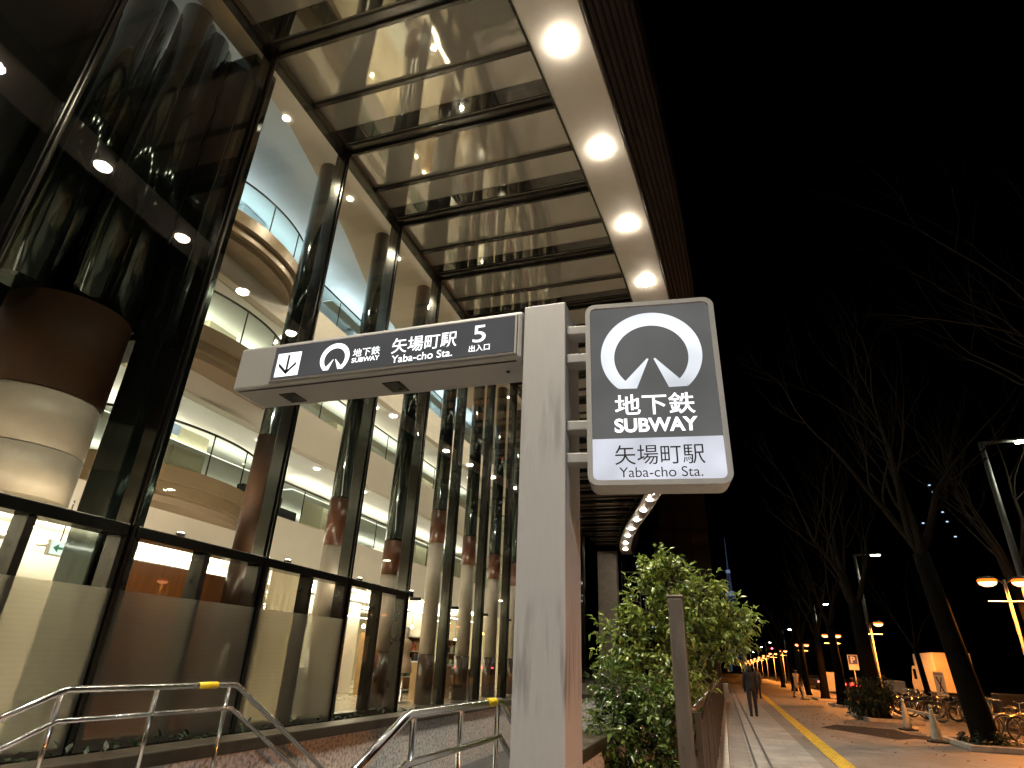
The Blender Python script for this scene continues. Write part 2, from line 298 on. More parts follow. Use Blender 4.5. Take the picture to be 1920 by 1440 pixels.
# ------------------------------------------------------------------ mesh helpers
class MB:
    def __init__(s): s.v = []; s.f = []; s.sm = []
    def add(s, vs, fs, smooth=False):
        o = len(s.v); s.v += [tuple(p) for p in vs]
        for f in fs: s.f.append([i+o for i in f]); s.sm.append(smooth)
        return s
    def box(s, x0, y0, z0, x1, y1, z1):
        return s.add([(x0,y0,z0),(x1,y0,z0),(x1,y1,z0),(x0,y1,z0),(x0,y0,z1),(x1,y0,z1),(x1,y1,z1),(x0,y1,z1)],
                     [(0,3,2,1),(4,5,6,7),(0,1,5,4),(1,2,6,5),(2,3,7,6),(3,0,4,7)])
    def obox(s, c, size, ang=0, tilt=0):
        """box centred on c, turned by ang about z"""
        a, b, d = (q/2 for q in size); R = Matrix.Rotation(ang, 3, 'Z') @ Matrix.Rotation(tilt, 3, 'X')
        vs = [Vector(c)+R @ Vector((i*a, j*b, k*d)) for k in (-1,1) for i, j in ((-1,-1),(1,-1),(1,1),(-1,1))]
        return s.add(vs, [(0,3,2,1),(4,5,6,7),(0,1,5,4),(1,2,6,5),(2,3,7,6),(3,0,4,7)])
    def quad(s, a, b, c, d): return s.add([a, b, c, d], [(0,1,2,3)])
    def tube(s, path, r, n=8, caps=True, smooth=True):
        P = [Vector(p) for p in path]; rr = r if isinstance(r, (list, tuple)) else [r]*len(P)
        rings = []; up = None
        for i, p in enumerate(P):
            t = (P[min(i+1, len(P)-1)] - P[max(i-1, 0)]).normalized()
            if up is None:
                up = Vector((0,0,1)) if abs(t.z) < .9 else Vector((1,0,0))
            a = t.cross(up).normalized(); b = a.cross(t).normalized(); up = b
            rings.append([p + (a*math.cos(2*PI*k/n)+b*math.sin(2*PI*k/n))*rr[i] for k in range(n)])
        o = len(s.v)
        for q in rings: s.v += [tuple(x) for x in q]
        for i in range(len(P)-1):
            for k in range(n):
                s.f.append([o+i*n+k, o+(i+1)*n+k, o+(i+1)*n+(k+1) % n, o+i*n+(k+1) % n]); s.sm.append(smooth)
        if caps:
            s.f.append([o+k for k in range(n)]); s.sm.append(False)
            s.f.append([o+(len(P)-1)*n+k for k in reversed(range(n))]); s.sm.append(False)
        return s
    def lathe(s, c, prof, n=24, smooth=True, cap=True):
        """profile of (r, z) turned round a vertical axis through c"""
        o = len(s.v)
        for r, z in prof:
            for k in range(n): s.v.append((c[0]+r*math.cos(2*PI*k/n), c[1]+r*math.sin(2*PI*k/n), c[2]+z))
        for i in range(len(prof)-1):
            for k in range(n):
                s.f.append([o+i*n+k, o+i*n+(k+1) % n, o+(i+1)*n+(k+1) % n, o+(i+1)*n+k]); s.sm.append(smooth)
        if cap:
            s.f.append([o+k for k in reversed(range(n))]); s.sm.append(False)
            s.f.append([o+(len(prof)-1)*n+k for k in range(n)]); s.sm.append(False)
        return s
    def prism(s, poly, y0, y1):
        """polygon in (x, z) extruded along y"""
        n = len(poly)
        vs = [(x, y0, z) for x, z in poly]+[(x, y1, z) for x, z in poly]
        return s.add(vs, [tuple(range(n)), tuple(reversed(range(n, 2*n)))]+[(i, i+n, (i+1) % n+n, (i+1) % n) for i in range(n)])
    def vprism(s, poly, z0, z1):
        n = len(poly)
        vs = [(x, y, z0) for x, y in poly]+[(x, y, z1) for x, y in poly]
        return s.add(vs, [tuple(reversed(range(n))), tuple(range(n, 2*n))]+[(i, (i+1) % n, (i+1) % n+n, i+n) for i in range(n)])
    def build(s, name, m, parent=None, world=True, bevel=0.0):
        me = bpy.data.meshes.new(name); vs = s.v
        if parent is not None and world:
            t = wloc(parent); vs = [(x-t[0], y-t[1], z-t[2]) for x, y, z in vs]
        me.from_pydata(vs, [], s.f); me.polygons.foreach_set('use_smooth', s.sm); me.update()
        bm = bmesh.new(); bm.from_mesh(me); bmesh.ops.recalc_face_normals(bm, faces=bm.faces)
        bm.to_mesh(me); bm.free()
        me.materials.append(M[m] if isinstance(m, str) else m)
        o = bpy.data.objects.new(name, me); C.objects.link(o)
        if parent is not None: o.parent = parent
        if bevel:
            b = o.modifiers.new('bevel', 'BEVEL'); b.width = bevel; b.segments = 2; b.limit_method = 'ANGLE'
        return o
def wloc(o):
    t = Vector((0,0,0))
    while o is not None: t = t + Vector(o.location); o = o.parent
    return t
def tag(o, label=None, cat=None, group=None, kind=None):
    if label: o['label'] = label
    if cat: o['category'] = cat
    if group: o['group'] = group
    if kind: o['kind'] = kind
    return o
def thing(name, loc, label, cat, group=None, rz=0):
    o = bpy.data.objects.new(name, None); C.objects.link(o); o.location = loc; o.rotation_euler = (0,0,rz)
    return tag(o, label, cat, group)
def struct(name, mb, m): return tag(mb.build(name, m), kind='structure')
def copy_tree(o, parent=None):
    c = o.copy(); C.objects.link(c); c.parent = parent
    for ch in list(o.children): copy_tree(ch, c)
    return c
def dup(o, loc, rz=None, label=None, group=None):
    c = copy_tree(o); c.location = loc
    if rz is not None: c.rotation_euler = (0,0,rz)
    if label: c['label'] = label
    if group: c['group'] = group
    return c
def light(kind, loc, col, power, parent=None, radius=.1, spot=None, blend=.6, direction=None):
    l = bpy.data.lights.new('lamp_light', kind); l.energy = power; l.color = col; l.shadow_soft_size = radius
    if spot: l.spot_size = spot; l.spot_blend = blend
    o = bpy.data.objects.new('lamp_light', l); C.objects.link(o)
    if parent is not None: o.parent = parent
    o.location = loc
    if direction is not None: o.rotation_euler = Vector(direction).to_track_quat('-Z', 'Y').to_euler()
    return o
def lerp_table(T):
    def f(y):
        if y <= T[0][0]: a, b = T[0], T[1]
        elif y >= T[-1][0]: a, b = T[-2], T[-1]
        else:
            for a, b in zip(T, T[1:]):
                if a[0] <= y <= b[0]: break
        return a[1]+(b[1]-a[1])*(y-a[0])/(b[0]-a[0])
    return f
def smooth_table(T):
    """Catmull-Rom through a table of (y, x)"""
    def f(y):
        i = 0
        while i < len(T)-2 and y > T[i+1][0]: i += 1
        p1, p2 = T[i], T[i+1]; p0 = T[i-1] if i else (2*p1[0]-p2[0], 2*p1[1]-p2[1]); p3 = T[i+2] if i+2 < len(T) else (2*p2[0]-p1[0], 2*p2[1]-p1[1])
        t = (y-p1[0])/(p2[0]-p1[0]); h = p2[0]-p1[0]
        m1 = (p2[1]-p0[1])/(p2[0]-p0[0])*h; m2 = (p3[1]-p1[1])/(p3[0]-p1[0])*h
        t2, t3 = t*t, t*t*t
        return (2*t3-3*t2+1)*p1[1]+(t3-2*t2+t)*m1+(-2*t3+3*t2)*p2[1]+(t3-t2)*m2
    return f
def text_mesh(parent, name, body, m, x, z, w, h, y=0.0, bold=0.0, depth=.004):
    """lettering fitted into the box x..x+w, z..z+h on a vertical face looking to -y, in the parent's own space"""
    cu = bpy.data.curves.new('lettering', 'FONT'); cu.body = body; cu.offset = bold; cu.extrude = 0.0
    t = bpy.data.objects.new('lettering', cu); C.objects.link(t)
    bpy.context.view_layer.update()
    me = bpy.data.meshes.new_from_object(t.evaluated_get(bpy.context.evaluated_depsgraph_get()))
    bpy.data.objects.remove(t); bpy.data.curves.remove(cu)
    xs = [v.co.x for v in me.vertices]; ys = [v.co.y for v in me.vertices]
    x0, x1, y0, y1 = min(xs), max(xs), min(ys), max(ys)
    for v in me.vertices:
        v.co = ((v.co.x-x0)/(x1-x0)*w+x, y-depth, (v.co.y-y0)/(y1-y0)*h+z)
    me.materials.clear(); me.materials.append(M[m])
    o = bpy.data.objects.new(name, me); C.objects.link(o); o.parent = parent
    return o

# ================================================================== SETTING: ground
g = MB(); g.box(-60, -40, -.30, 400, 900, -.14); struct('ground', g, 'asphalt')
# the sidewalk is laid round the stairwell (x -4.5..-1.2, y 4.4..15.5)
g = MB()
for x0, y0, x1, y1 in ((-8.2,-14,8.6,4.4), (-1.2,4.4,8.6,15.5), (-8.2,15.5,8.6,150), (-16,34,-8.2,150)): g.box(x0, y0, -.13, x1, y1, 0)
struct('sidewalk', g, 'sidewalk')
g = MB(); g.box(.34, -6, .002, 1.55, 120, .004); struct('smooth_paving', g, 'sidewalk_smooth')
g = MB()
for x in (.36, .62): g.box(x, -6, .006, x+.05, 110, .010)
struct('drain_channel', g, 'drain')
g = MB()
yy = -4.0
while yy < 105:
    x = 1.66+.012*yy; g.box(x, yy, .006, x+.30, yy+.298, .014)
    for i in range(4):
        g.box(x+.03+i*.07, yy+.03, .0145, x+.06+i*.07, yy+.27, .019)
    yy += .3
struct('tactile_paving', g, 'yellow_tile')
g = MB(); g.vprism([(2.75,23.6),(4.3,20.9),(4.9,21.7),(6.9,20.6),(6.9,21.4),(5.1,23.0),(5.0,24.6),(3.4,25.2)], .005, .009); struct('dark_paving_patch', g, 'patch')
g = MB()
for y0 in (17.5, 27, 36.5, 46, 56, 66): g.box(8.6, y0-20, -.14, 8.75, y0-10.6, .0)
g.box(8.6, -14, -.14, 8.75, -2.6, .0); g.box(8.6, 55.6, -.14, 8.75, 300, .0)
struct('kerb', g, 'kerb')
g = MB(); g.box(8.76, -14, -.138, 26, 300, -.12); struct('road', g, 'asphalt')
g = MB()
for k in range(20): g.box(14.2, 10+k*8, -.118, 14.35, 14+k*8, -.115)
struct('lane_marking', g, 'white_sign')
g = MB(); g.box(26, -14, -.13, 60, 300, .0); struct('far_pavement', g, 'sidewalk')

# stairs: two steps up to a landing under the gantry, then down
g = MB()
g.box(-4.3, 2.2, .004, -1.45, 2.6, .18); g.box(-4.3, 2.6, .004, -1.45, 3.0, .34); g.box(-4.3, 3.0, .004, -1.45, 4.4, .46)
for k in range(22):
    zt = .30-.165*k; g.box(-4.3, 4.4+.3*k, zt-.5, -1.45, 4.7+.3*k, zt)
struct('stairs', g, 'step')
g = MB(); g.box(-4.5, 4.4, -4.4, -1.2, 15.5, -4.2); struct('stairwell_floor', g, 'step')

# ================================================================== DEPARTMENT STORE
store = thing('department_store', (-8, 20, 0), 'tall glass fronted department store with lit balconies, dark columns and a downlit canopy', 'building')
BAY = 2.85; Y0 = 6.45; GX = -7.85; ZT = 13.2; NB = 19
def facade(y):
    """line of the facade in plan: straight, then set back beyond y = 32"""
    return lerp_table([(-20,-8.0),(32,-8.0),(45,-11.6),(70,-12.1)])(y)
edge = smooth_table([(-12,-4.2),(0,-2.75),(7.57,-1.85),(16.15,-1.17),(25,-1.0),(34,-1.85),(44,-3.95),(54,-6.6),(61,-8.1),(66,-8.75),(72,-9.0)])
MY = [Y0+BAY*k for k in range(-6, NB)]
# plinth under the glass
g = MB()
for a, b in zip(MY, MY[1:]):
    xa, xb = facade(a), facade(b)
    g.add([(xa-.25,a,-.1),(xa+.16,a,-.1),(xb+.16,b,-.1),(xb-.25,b,-.1),(xa-.25,a,.28),(xa+.16,a,.28),(xb+.16,b,.28),(xb-.25,b,.28)],
          [(0,3,2,1),(4,5,6,7),(0,1,5,4),(1,2,6,5),(2,3,7,6),(3,0,4,7)])
g.build('plinth', 'bronze', store)
for i, y in enumerate(MY):
    x = facade(y)
    g = MB(); g.box(x-.10, y-.065, .28, x+.20, y+.065, ZT-.02)
    g.box(x+.20, y-.03, .28, x+.26, y+.03, ZT-.02)
    g.build('mullion', 'mull', store, bevel=.018)
for i, (a, b) in enumerate(zip(MY, MY[1:])):
    xa, xb = facade(a)+.14, facade(b)+.14
    low = b < 15.2                                   # bays with a transom and framed lower lights
    def pane(z0, z1, m, name, a0, b0, dx=0, ):
        fa = lambda y: xa+(xb-xa)*(y-a)/(b-a)+dx
        g = MB(); g.quad((fa(a0), a0, z0), (fa(b0), b0, z0), (fa(b0), b0, z1), (fa(a0), a0, z1)); return g.build(name, m, store)
    if low:
        g = MB(); g.box(-8.08, a+.065, 2.93, -7.76, b-.065, 3.09); g.build('transom', 'mull', store, bevel=.01)
        g = MB(); ym = (a+b)/2+.05
        g.box(-8.06, ym-.055, .28, -7.78, ym+.055, 2.93); g.box(-8.06, a+.065, .28, -7.78, ym-.055, .40); g.box(-8.06, ym+.055, .28, -7.78, b-.065, .40)
        g.box(-8.06, a+.065, .40, -7.78, a+.14, 2.93); g.box(-8.06, b-.14, .40, -7.78, b-.065, 2.93)
        g.build('window_frame', 'bronze', store, bevel=.008)
        pane(.40, 2.93, 'glass', 'window_pane', a+.14, ym-.055); pane(.40, 2.93, 'glass', 'window_pane', ym+.055, b-.14)
        if b < 12.3:
            pane(.30, 2.22, 'film', 'frosted_film', a+.07, b-.07, .105)
        pane(3.09, ZT-.02, 'glass', 'glass_pane', a+.065, b-.065)
    else:
        pane(.28, ZT-.02, 'glass', 'glass_pane', a+.065, b-.065)
# head rail of the facade: polished strip under the soffit
for a, b in zip(MY, MY[1:]):
    xa, xb = facade(a), facade(b)
    g = MB(); g.add([(xa-.05,a+.07,ZT-.20),(xa+.17,a+.07,ZT-.20),(xb+.17,b-.07,ZT-.20),(xb-.05,b-.07,ZT-.20),(xa-.05,a+.07,ZT-.025),(xa+.17,a+.07,ZT-.025),(xb+.17,b-.07,ZT-.025),(xb-.05,b-.07,ZT-.025)],
          [(0,3,2,1),(4,5,6,7),(0,1,5,4),(1,2,6,5),(2,3,7,6),(3,0,4,7)])
    g.build('head_rail', 'mull', store)
# ---- canopy: mirror-polished soffit panels between ribs, lit fascia, fluted outer edge
ZF = 12.65
def inner(y): return edge(y)-.60
def outer(y): return edge(y)+.56
HY = [Y0+BAY/2*k for k in range(-11, 42)]
for j, (a, b) in enumerate(zip(HY, HY[1:])):
    g = MB(); g.quad((facade(a)+.16,a+.05,ZT), (inner(a),a+.05,ZT), (inner(b),b-.05,ZT), (facade(b)+.16,b-.05,ZT))
    g.build('soffit_panel', 'soffit', store)
for j, y in enumerate(HY):
    main = (j % 2) == 1
    x0, x1 = facade(y)+.16, inner(y)-.12
    g = MB()
    if main:
        g.box(x0, y-.17, ZT-.10, x1, y-.09, ZT+.02); g.box(x0, y+.05, ZT-.13, x1, y+.13, ZT+.02); g.box(x0, y-.09, ZT-.04, x1, y+.05, ZT+.02)
    else:
        g.box(x0, y-.05, ZT-.10, x1, y+.05, ZT+.02)
    g.build('canopy_rib', 'rib', store, bevel=.01)
    if main: MB().box(x0+.02, y-.62, ZT-.012, x1-.02, y-.205, ZT-.004).build('soffit_reflection', 'reflection_dark', store)  # reflection of the dark columns in the soffit, painted as a strip
SY = [-9+.95*k for k in range(82)]
g = MB()
def sweep(g, prof, ys, smooth=True):
    """profile of (dx, z) carried along the canopy edge"""
    o = len(g.v); n = len(prof)
    for y in ys:
        d = (edge(y+.1)-edge(y-.1))/.2
        for dx, z in prof: g.v.append((edge(y)+dx, y, z))
    for i in range(len(ys)-1):
        for k in range(n-1):
            g.f.append([o+i*n+k, o+(i+1)*n+k, o+(i+1)*n+k+1, o+i*n+k+1]); g.sm.append(False)
    return g
sweep(g, [(-.60,ZT+.1),(-.60,ZF),(-.56,ZF-.03),(.54,ZF-.03),(.56,ZF)], SY).build('fascia', 'fascia', store)
pf = [(.56,ZF)]
x, z = .56, ZF
for k in range(7):
    pf += [(x+.03, z-.035), (x+.075, z-.01), (x+.08, z+.20)]; x += .10; z += .24
pf += [(x+.05, z), (x+.05, z+1.2), (-.6, z+1.2)]
sweep(MB(), pf, SY).build('fluted_edge', 'flute', store)
# gasket line between soffit and fascia
sweep(MB(), [(-.66,ZT-.01),(-.66,ZF+.02),(-.602,ZF+.02)], SY).build('fascia_trim', 'rib', store)
LY = [7.57-2.87*k for k in range(4, 0, -1)]+[7.57+2.87*k for k in range(0, 13)]+[44.0,47.2,50.6,54.1,57.3,61.0,64.5]
for y in LY:
    x = edge(y)
    g = MB(); g.lathe((x,y,ZF-.03), [(.205,0),(.205,-.02),(.175,-.028)], 24, cap=False); h = g.build('downlight', 'fascia', store)
    g = MB(); g.lathe((x,y,ZF-.03), [(.206,-.002),(.198,-.05),(.15,-.09),(.08,-.115),(.01,-.12)], 24); l = g.build('lens', 'lens', h)
    light('SPOT', (x+8, y-20, ZF-.14), (1,.89,.72), (3600 if y < 3.5 else 2200 if y < 14 else 950 if y < 20 else 130), store, .14, math.radians(98), 1.0, (0,0,-1))
# upper wall of the building above the canopy
g = MB(); g.box(-26, -14, ZT+2.6, -1.6, 34, 15.9); g.build('upper_wall', 'flute', store)
# ---- atrium and sales floors
XE = -11.5
g = MB(); g.box(-24.2, -10, .0, -8.26, 32, .26); g.build('store_floor', 'store_floor', store)
g = MB(); g.box(-24.4, -10, .26, -24.0, 34, 16); g.build('rear_wall', 'cream', store)
g = MB(); g.box(-24, -10.3, .26, -8.1, -10, 16); g.box(-24.0, 34, .0, -8.6, 34.3, 16); g.build('end_wall', 'cream', store)
ell = [(-11.9+1.42*math.cos(t), 10.35+2.5*math.sin(t)) for t in [math.radians(a) for a in range(-74, 75, 4)]]
def tongue(off): return [(-11.9+(1.42+off)*math.cos(t), 10.35+(2.5+off)*math.sin(t)) for t in [math.radians(a) for a in range(-73, 74, 4)]]
LEV = [(5.0, 1.32), (8.33, 1.28), (11.75, 1.30)]
for zi, (zf, th) in enumerate(LEV):
    g = MB(); g.box(-24, -10, zf-th, XE-.02, 33.9, zf-.02); sl = g.build('floor_slab', 'beige', store)
    g = MB(); g.box(-23.9, -9.9, zf-th-.012, XE-.3, 33.8, zf-th-.002); g.build('ceiling', 'white_wall' if zi else 'cream', sl)
    t0, t1, t2 = tongue(0), tongue(-.12), tongue(-.30)
    g = MB(); g.vprism([(XE-.3,t0[0][1])]+t0+[(XE-.3,t0[-1][1])], zf-.34, zf); bal = g.build('balcony', 'brownring', store)
    g = MB(); g.vprism([(XE-.3,t1[0][1])]+t1+[(XE-.3,t1[-1][1])], zf-.58, zf-.342); g.build('lower_ring', 'brownring', bal)
    g = MB(); g.vprism([(XE-.3,t2[0][1])]+t2+[(XE-.3,t2[-1][1])], zf-.72, zf-.582); g.build('soffit', 'underside', bal)
    rp = [(XE-.08, -9.5)]+[(x-.07, y) for x, y in tongue(-.02)]+[(XE-.08, 33.8)]
    g = MB()
    for (ax, ay), (bx, by) in zip(rp, rp[1:]): g.quad((ax,ay,zf+.02),(bx,by,zf+.02),(bx,by,zf+.95),(ax,ay,zf+.95))
    rl = g.build('railing', 'railglass', store)
    MB().tube([(x, y, zf+.97) for x, y in rp], .028, 6).build('handrail', 'bronze', rl)
    g = MB(); yy = 13.5
    for x, y in rp[4:-2:7]: g.box(x-.012, y-.012, zf+.02, x+.012, y+.012, zf+.95)
    while yy < 33: g.box(XE-.09, yy-.012, zf+.02, XE-.066, yy+.012, zf+.95); yy += 1.45
    g.build('railing_post', 'bronze', rl)
    # partitions and boxed piers standing back on this floor
    g = MB(); top = LEV[zi+1][0]-LEV[zi+1][1]-.02 if zi < 2 else 14.9
    for y, w, x in ((2.5,1.6,-15.5),(12.3,1.1,-13.6),(20.5,1.0,-14.5),(29,1.4,-14.5)): g.box(x-w, y-w/2, zf, x, y+w/2, top)
    g.build('pier', 'cream' if zi < 2 else 'blue_wall', store)
    g = MB()
    for y0, y1, x in ((5,9.5,-19),(14.5,18.5,-18),(24,27.5,-18.5),(30,33,-18)): g.box(x-.2, y0, zf, x, y1, top)
    g.build('partition', 'white_wall', store)
# top ceiling and the bulkhead behind the facade head
g = MB(); g.box(-24, -10, 14.95, -8.3, 33.9, 15.2); g.build('top_ceiling', 'blue_wall', store)
g = MB(); g.vprism([(-8.12,-10),(-8.12,33.9),(-11.2,33.9),(-11.2,20),(-10.75,15.6),(-9.73,12.2),(-9.07,9.5),(-8.8,8.2),(-8.65,6.5),(-8.65,-10)], ZT-.02, 15.2); g.build('bulkhead', 'beige', store)
rd = random.Random(4)
for i in range(22):                                 # dark recessed fittings dotted over the pale top ceiling
    x, y = -9.9-rd.random()*8, 6.5+rd.random()*20
    MB().lathe((x, y, 14.94), [(.07,0),(.06,-.02),(.01,-.022)], 12).build('ceiling_fitting', 'bronze', store)
# light strips under each ceiling; trays of upward light added to brighten them
def strips(z, m, xs, ys, w=.16, ln=6.5):
    for x in xs:
        for y in ys:
            g = MB(); g.box(x-w, y, z-.05, x+w, y+ln, z-.012); g.build('ceiling_light', m, store)
def trays(z, m, xs, drop, y0=-8, y1=33, ln=8.2):
    for x in xs:
        y = y0
        while y < y1-1:
            MB().box(x-.22, y, z-drop-.03, x+.22, y+ln-.6, z-drop).build('fill_light_tray', 'white_wall', store)
            MB().box(x-.19, y+.02, z-drop+.003, x+.19, y+ln-.62, z-drop+.02).build('cove_or_fill_light', m, store); y += ln
trays(LEV[0][0]-LEV[0][1], 'up_shop', (-12.3,-14.2,-18), .42)
trays(LEV[1][0]-LEV[1][1], 'up_warm', (-13.6,-17.5), .5)
trays(LEV[2][0]-LEV[2][1], 'up_warm', (-13.6,-17.5), .5)
trays(14.95, 'up_blue', (-13.5,-18), .8)
for y in (4.2, 8.6, 12.9, 15.9, 18.7, 21.6, 24.5, 27.6, 30.5):   # square shop lights in the ground floor ceiling
    for x in (-11.9, -13.4, -16.5): MB().box(x-.2, y-.2, LEV[0][0]-LEV[0][1]-.03, x+.2, y+.2, LEV[0][0]-LEV[0][1]-.014).build('ceiling_light', 'strip_shop', store)
g = MB()
for y0, y1, x in ((-6,4,-14),(5.2,9.5,-13.2),(12.6,16.5,-14.6),(18.5,22,-13.4),(24,28,-13)): g.box(x-.2, y0, .262, x, y1, LEV[0][0]-LEV[0][1]-.02)
g.build('shop_partition', 'white_wall', store)
# cove behind the transom and over the shop windows
for a, b in zip(MY, MY[1:]):
    if 0 < a and b < 15.2:
        g = MB(); g.box(-8.32, a+.1, 3.10, -8.18, b-.1, 3.13); g.build('cove_or_fill_light', 'cove', store)
# added fill uplights on the inner side of the facade, washing the balcony fronts and ceilings
for k in range(0, 10):
    y = Y0+BAY*(k+.5)
    h = MB().lathe((-8.42, y, 3.10), [(.075,0),(.075,.16),(.06,.17)], 14).build('fill_uplight', 'bronze', store)
    MB().lathe((-8.42, y, 3.271), [(.055,0),(.05,.008),(.01,.01)], 12).build('lens', 'lens_in', h)
    MB().box(-8.44, y-.03, 3.0, -8.1, y+.03, 3.09).build('fill_uplight_bracket', 'bronze', store)
    light('SPOT', (-8.42+8, y-20, 3.30), (1,.90,.76), 330 if k < 1 else 95, store, .05, math.radians(155), .6, (-.55,0,.8))
# spots in the bulkhead that wash the balcony fronts
for y in [8.0+BAY*k for k in range(9)]:
    h = MB().lathe((-8.75, y, ZT-.021), [(.085,-.012),(.07,-.03),(.01,-.035)], 14).build('recessed_lamp', 'lens_in', store)
    light('SPOT', (-8.75+8, y-20, ZT-.09), (1,.88,.70), 190, store, .08, math.radians(150), .5, (-.45,0,-1))
# small recessed lamps in the slab undersides
for zf, th in LEV:
    z = zf-th-.013
    for y in (3.5, 7.4, 8.2, 13.2, 16.0, 19, 22, 25.5, 29):
        MB().lathe((XE-.62, y, z), [(.085,-.02),(.07,-.035),(.01,-.04)], 14).build('recessed_lamp', 'lens_in', store)
# ---- columns just behind the mullions
bands = {0:(3.25,5.62), 1:(3.88,5.02), 2:(3.58,4.52), 3:(4.97,6.04), 4:(4.68,5.73), 5:(4.55,5.53)}
def column(x, y, r, z0, z1, zt, in_shade=False):
    g = MB(); prof = [(r, zt-z1)]; g = MB().lathe((x,y,z1), [(r,0),(r,zt-z1)], 32); c = g.build('column', 'column_dark', store)
    MB().lathe((x,y,z0), [(r+.012,0),(r+.012,z1-z0)], 32).build('column_band', 'column_brownred' if in_shade else 'column_red', c)
    MB().lathe((x,y,1.62), [(r,0),(r,z0-1.62)], 32).build('column_shaft', 'column_brown' if in_shade else 'column_cream', c)
    MB().lathe((x,y,.26), [(r+.012,0),(r+.012,1.36)], 32).build('column_base', 'column_brown', c)
    return c
for k in range(0, 9):
    y = 9.75+2.88*k; z0, z1 = bands.get(k, (4.6,5.6))
    column(-8.68, y, .245, z0, z1, 13.18, k == 0)  # first column: its backlit darkness is put into the stone colours
# the big round pier by the near bay, with dark shafts bundled on it
cx, cyy = -9.35, 5.55
g = MB().lathe((cx,cyy,4.78), [(.84,0),(.84,1.47)], 48); big = g.build('round_pier', 'column_brownred', store)
MB().lathe((cx,cyy,3.30), [(.82,0),(.82,.66)], 48).build('pier_base', 'column_cream', big)
MB().lathe((cx,cyy,3.975), [(.82,0),(.82,.80)], 48).build('pier_collar', 'column_cream', big)
for dx, dy, r in ((.45,.45,.30),(.6,-.25,.28),(-.1,-.7,.3),(-.1,.68,.26),(.2,-1.2,.3)):
    MB().lathe((cx+dx*.8,cyy+dy*.8,6.26), [(r,0),(r,6.9)], 28).build('dark_shaft', 'column_dark', big)
MB().lathe((-9.1,6.1,6.26), [(.30,0),(.30,6.9)], 28).build('dark_shaft', 'column_dark', big)
MB().lathe((-8.95,5.55,6.26), [(.26,0),(.26,6.9)], 28).build('dark_shaft', 'column_dark', big)
MB().box(-8.9, 6.35, .28, -8.25, 7.02, 13.15).build('dark_pier', 'column_dark', store, bevel=.03)
MB().box(-10.1, 6.36, 6.2, -8.93, 7.0, 13.15).build('dark_fill_sheet', 'darkwall', store)  # added dark sheets standing for the dark interior behind the shafts
MB().box(-10.3, -9.9, 6.2, -10.1, 6.4, 13.15).build('dark_fill_sheet', 'darkwall', store)

# ---- things on the shop floor
o = MB().box(-9.3, 7.15, .262, -9.15, 10.9, 2.82).build('wooden_partition', 'wood'); tag(o, 'reddish brown wooden partition standing behind the frosted shop window', 'partition')
def exit_sign(loc, label, w=.36):
    t = thing('exit_sign', loc, label, 'sign', rz=PI/2)
    MB().box(-w/2,-.02,-.12, w/2,.05,.12).build('housing', 'white_sign', t, world=False)
    MB().box(-w/2+.02,-.03,-.10, w/2-.02,-.022,.10).build('sign_face', 'exitwhite', t, world=False)
    MB().tube([(0.0,0.015,.12),(0.0,0.015,.8)], .012, 6).build('hanger', 'steel', t, world=False)
    g = MB(); g.box(-.10,-.036,-.012,.09,-.032,.012); g.obox((-.07,-.034,.03),(.10,.004,.022)); 
    g2 = MB(); g2.add([(-.12,-.036,0),(-.03,-.036,.07),(-.03,-.036,.03),(-.03,-.036,-.03),(-.03,-.036,-.07)], [(0,1,2,3,4)]); g2.box(-.03,-.037,-.02,.12,-.033,.02)
    g2.build('arrow', 'exitgreen', t, world=False)
    return t
exit_sign((-10.2, 7.22, 2.93), 'small green arrow exit sign hanging in the near shop bay', .34)
def counter(loc, size, m, label):
    t = thing('display_counter', loc, label, 'counter'); w, d, h = size
    MB().box(-w/2,-d/2,0,w/2,d/2,h-.05).build('cabinet', m, t, world=False, bevel=.01)
    MB().box(-w/2-.03,-d/2-.03,h-.05,w/2+.03,d/2+.03,h).build('counter_top', 'white_wall', t, world=False, bevel=.01)
    g = MB(); n = 3
    for i in range(n): g.box(w/2+.001, -d/2+.06, .12+i*(h-.2)/n, w/2+.012, d/2-.06, .12+(i+.82)*(h-.2)/n)
    g.build('drawer_front', m, t, world=False)
    return t
counter((-10.4, 14.1, .26), (.9,1.5,.95), 'greycab', 'pale grey drawer counter inside the clear shop window')
counter((-9.5, 20.0, .26), (.6,.7,1.15), 'woodlight', 'narrow light wood stand between the fourth and fifth columns')
counter((-9.7, 21.3, .26), (.7,1.3,1.05), 'woodlight', 'light wood display table beyond the dressed mannequins')
counter((-9.8, 24.6, .26), (.7,1.2,.95), 'column_brown', 'dark brown display counter between the sixth and seventh columns')
counter((-13.5, 12.0, .26), (1.0,3.0,1.0), 'greycab', 'long grey counter deep inside behind the window')
counter((-12.5, 28.5, .26), (1.2,2.0,1.0), 'woodlight', 'low wood counter at the far end of the shop')
def board_rack(loc, label):
    t = thing('brochure_rack', loc, label, 'rack')
    g = MB(); g.box(-.06,-.4,0,.0,.4,1.5); g.build('back_board', 'greycab', t, world=False)
    g = MB()
    for i in range(4): g.box(.001,-.36,.75+i*.17,.10,.36,.78+i*.17); g.box(.09,-.36,.75+i*.17,.10,.36,.83+i*.17)
    g.build('shelf', 'darkwall', t, world=False); return t
board_rack((-9.95, 14.35, .95), 'grey brochure rack standing on the drawer counter')
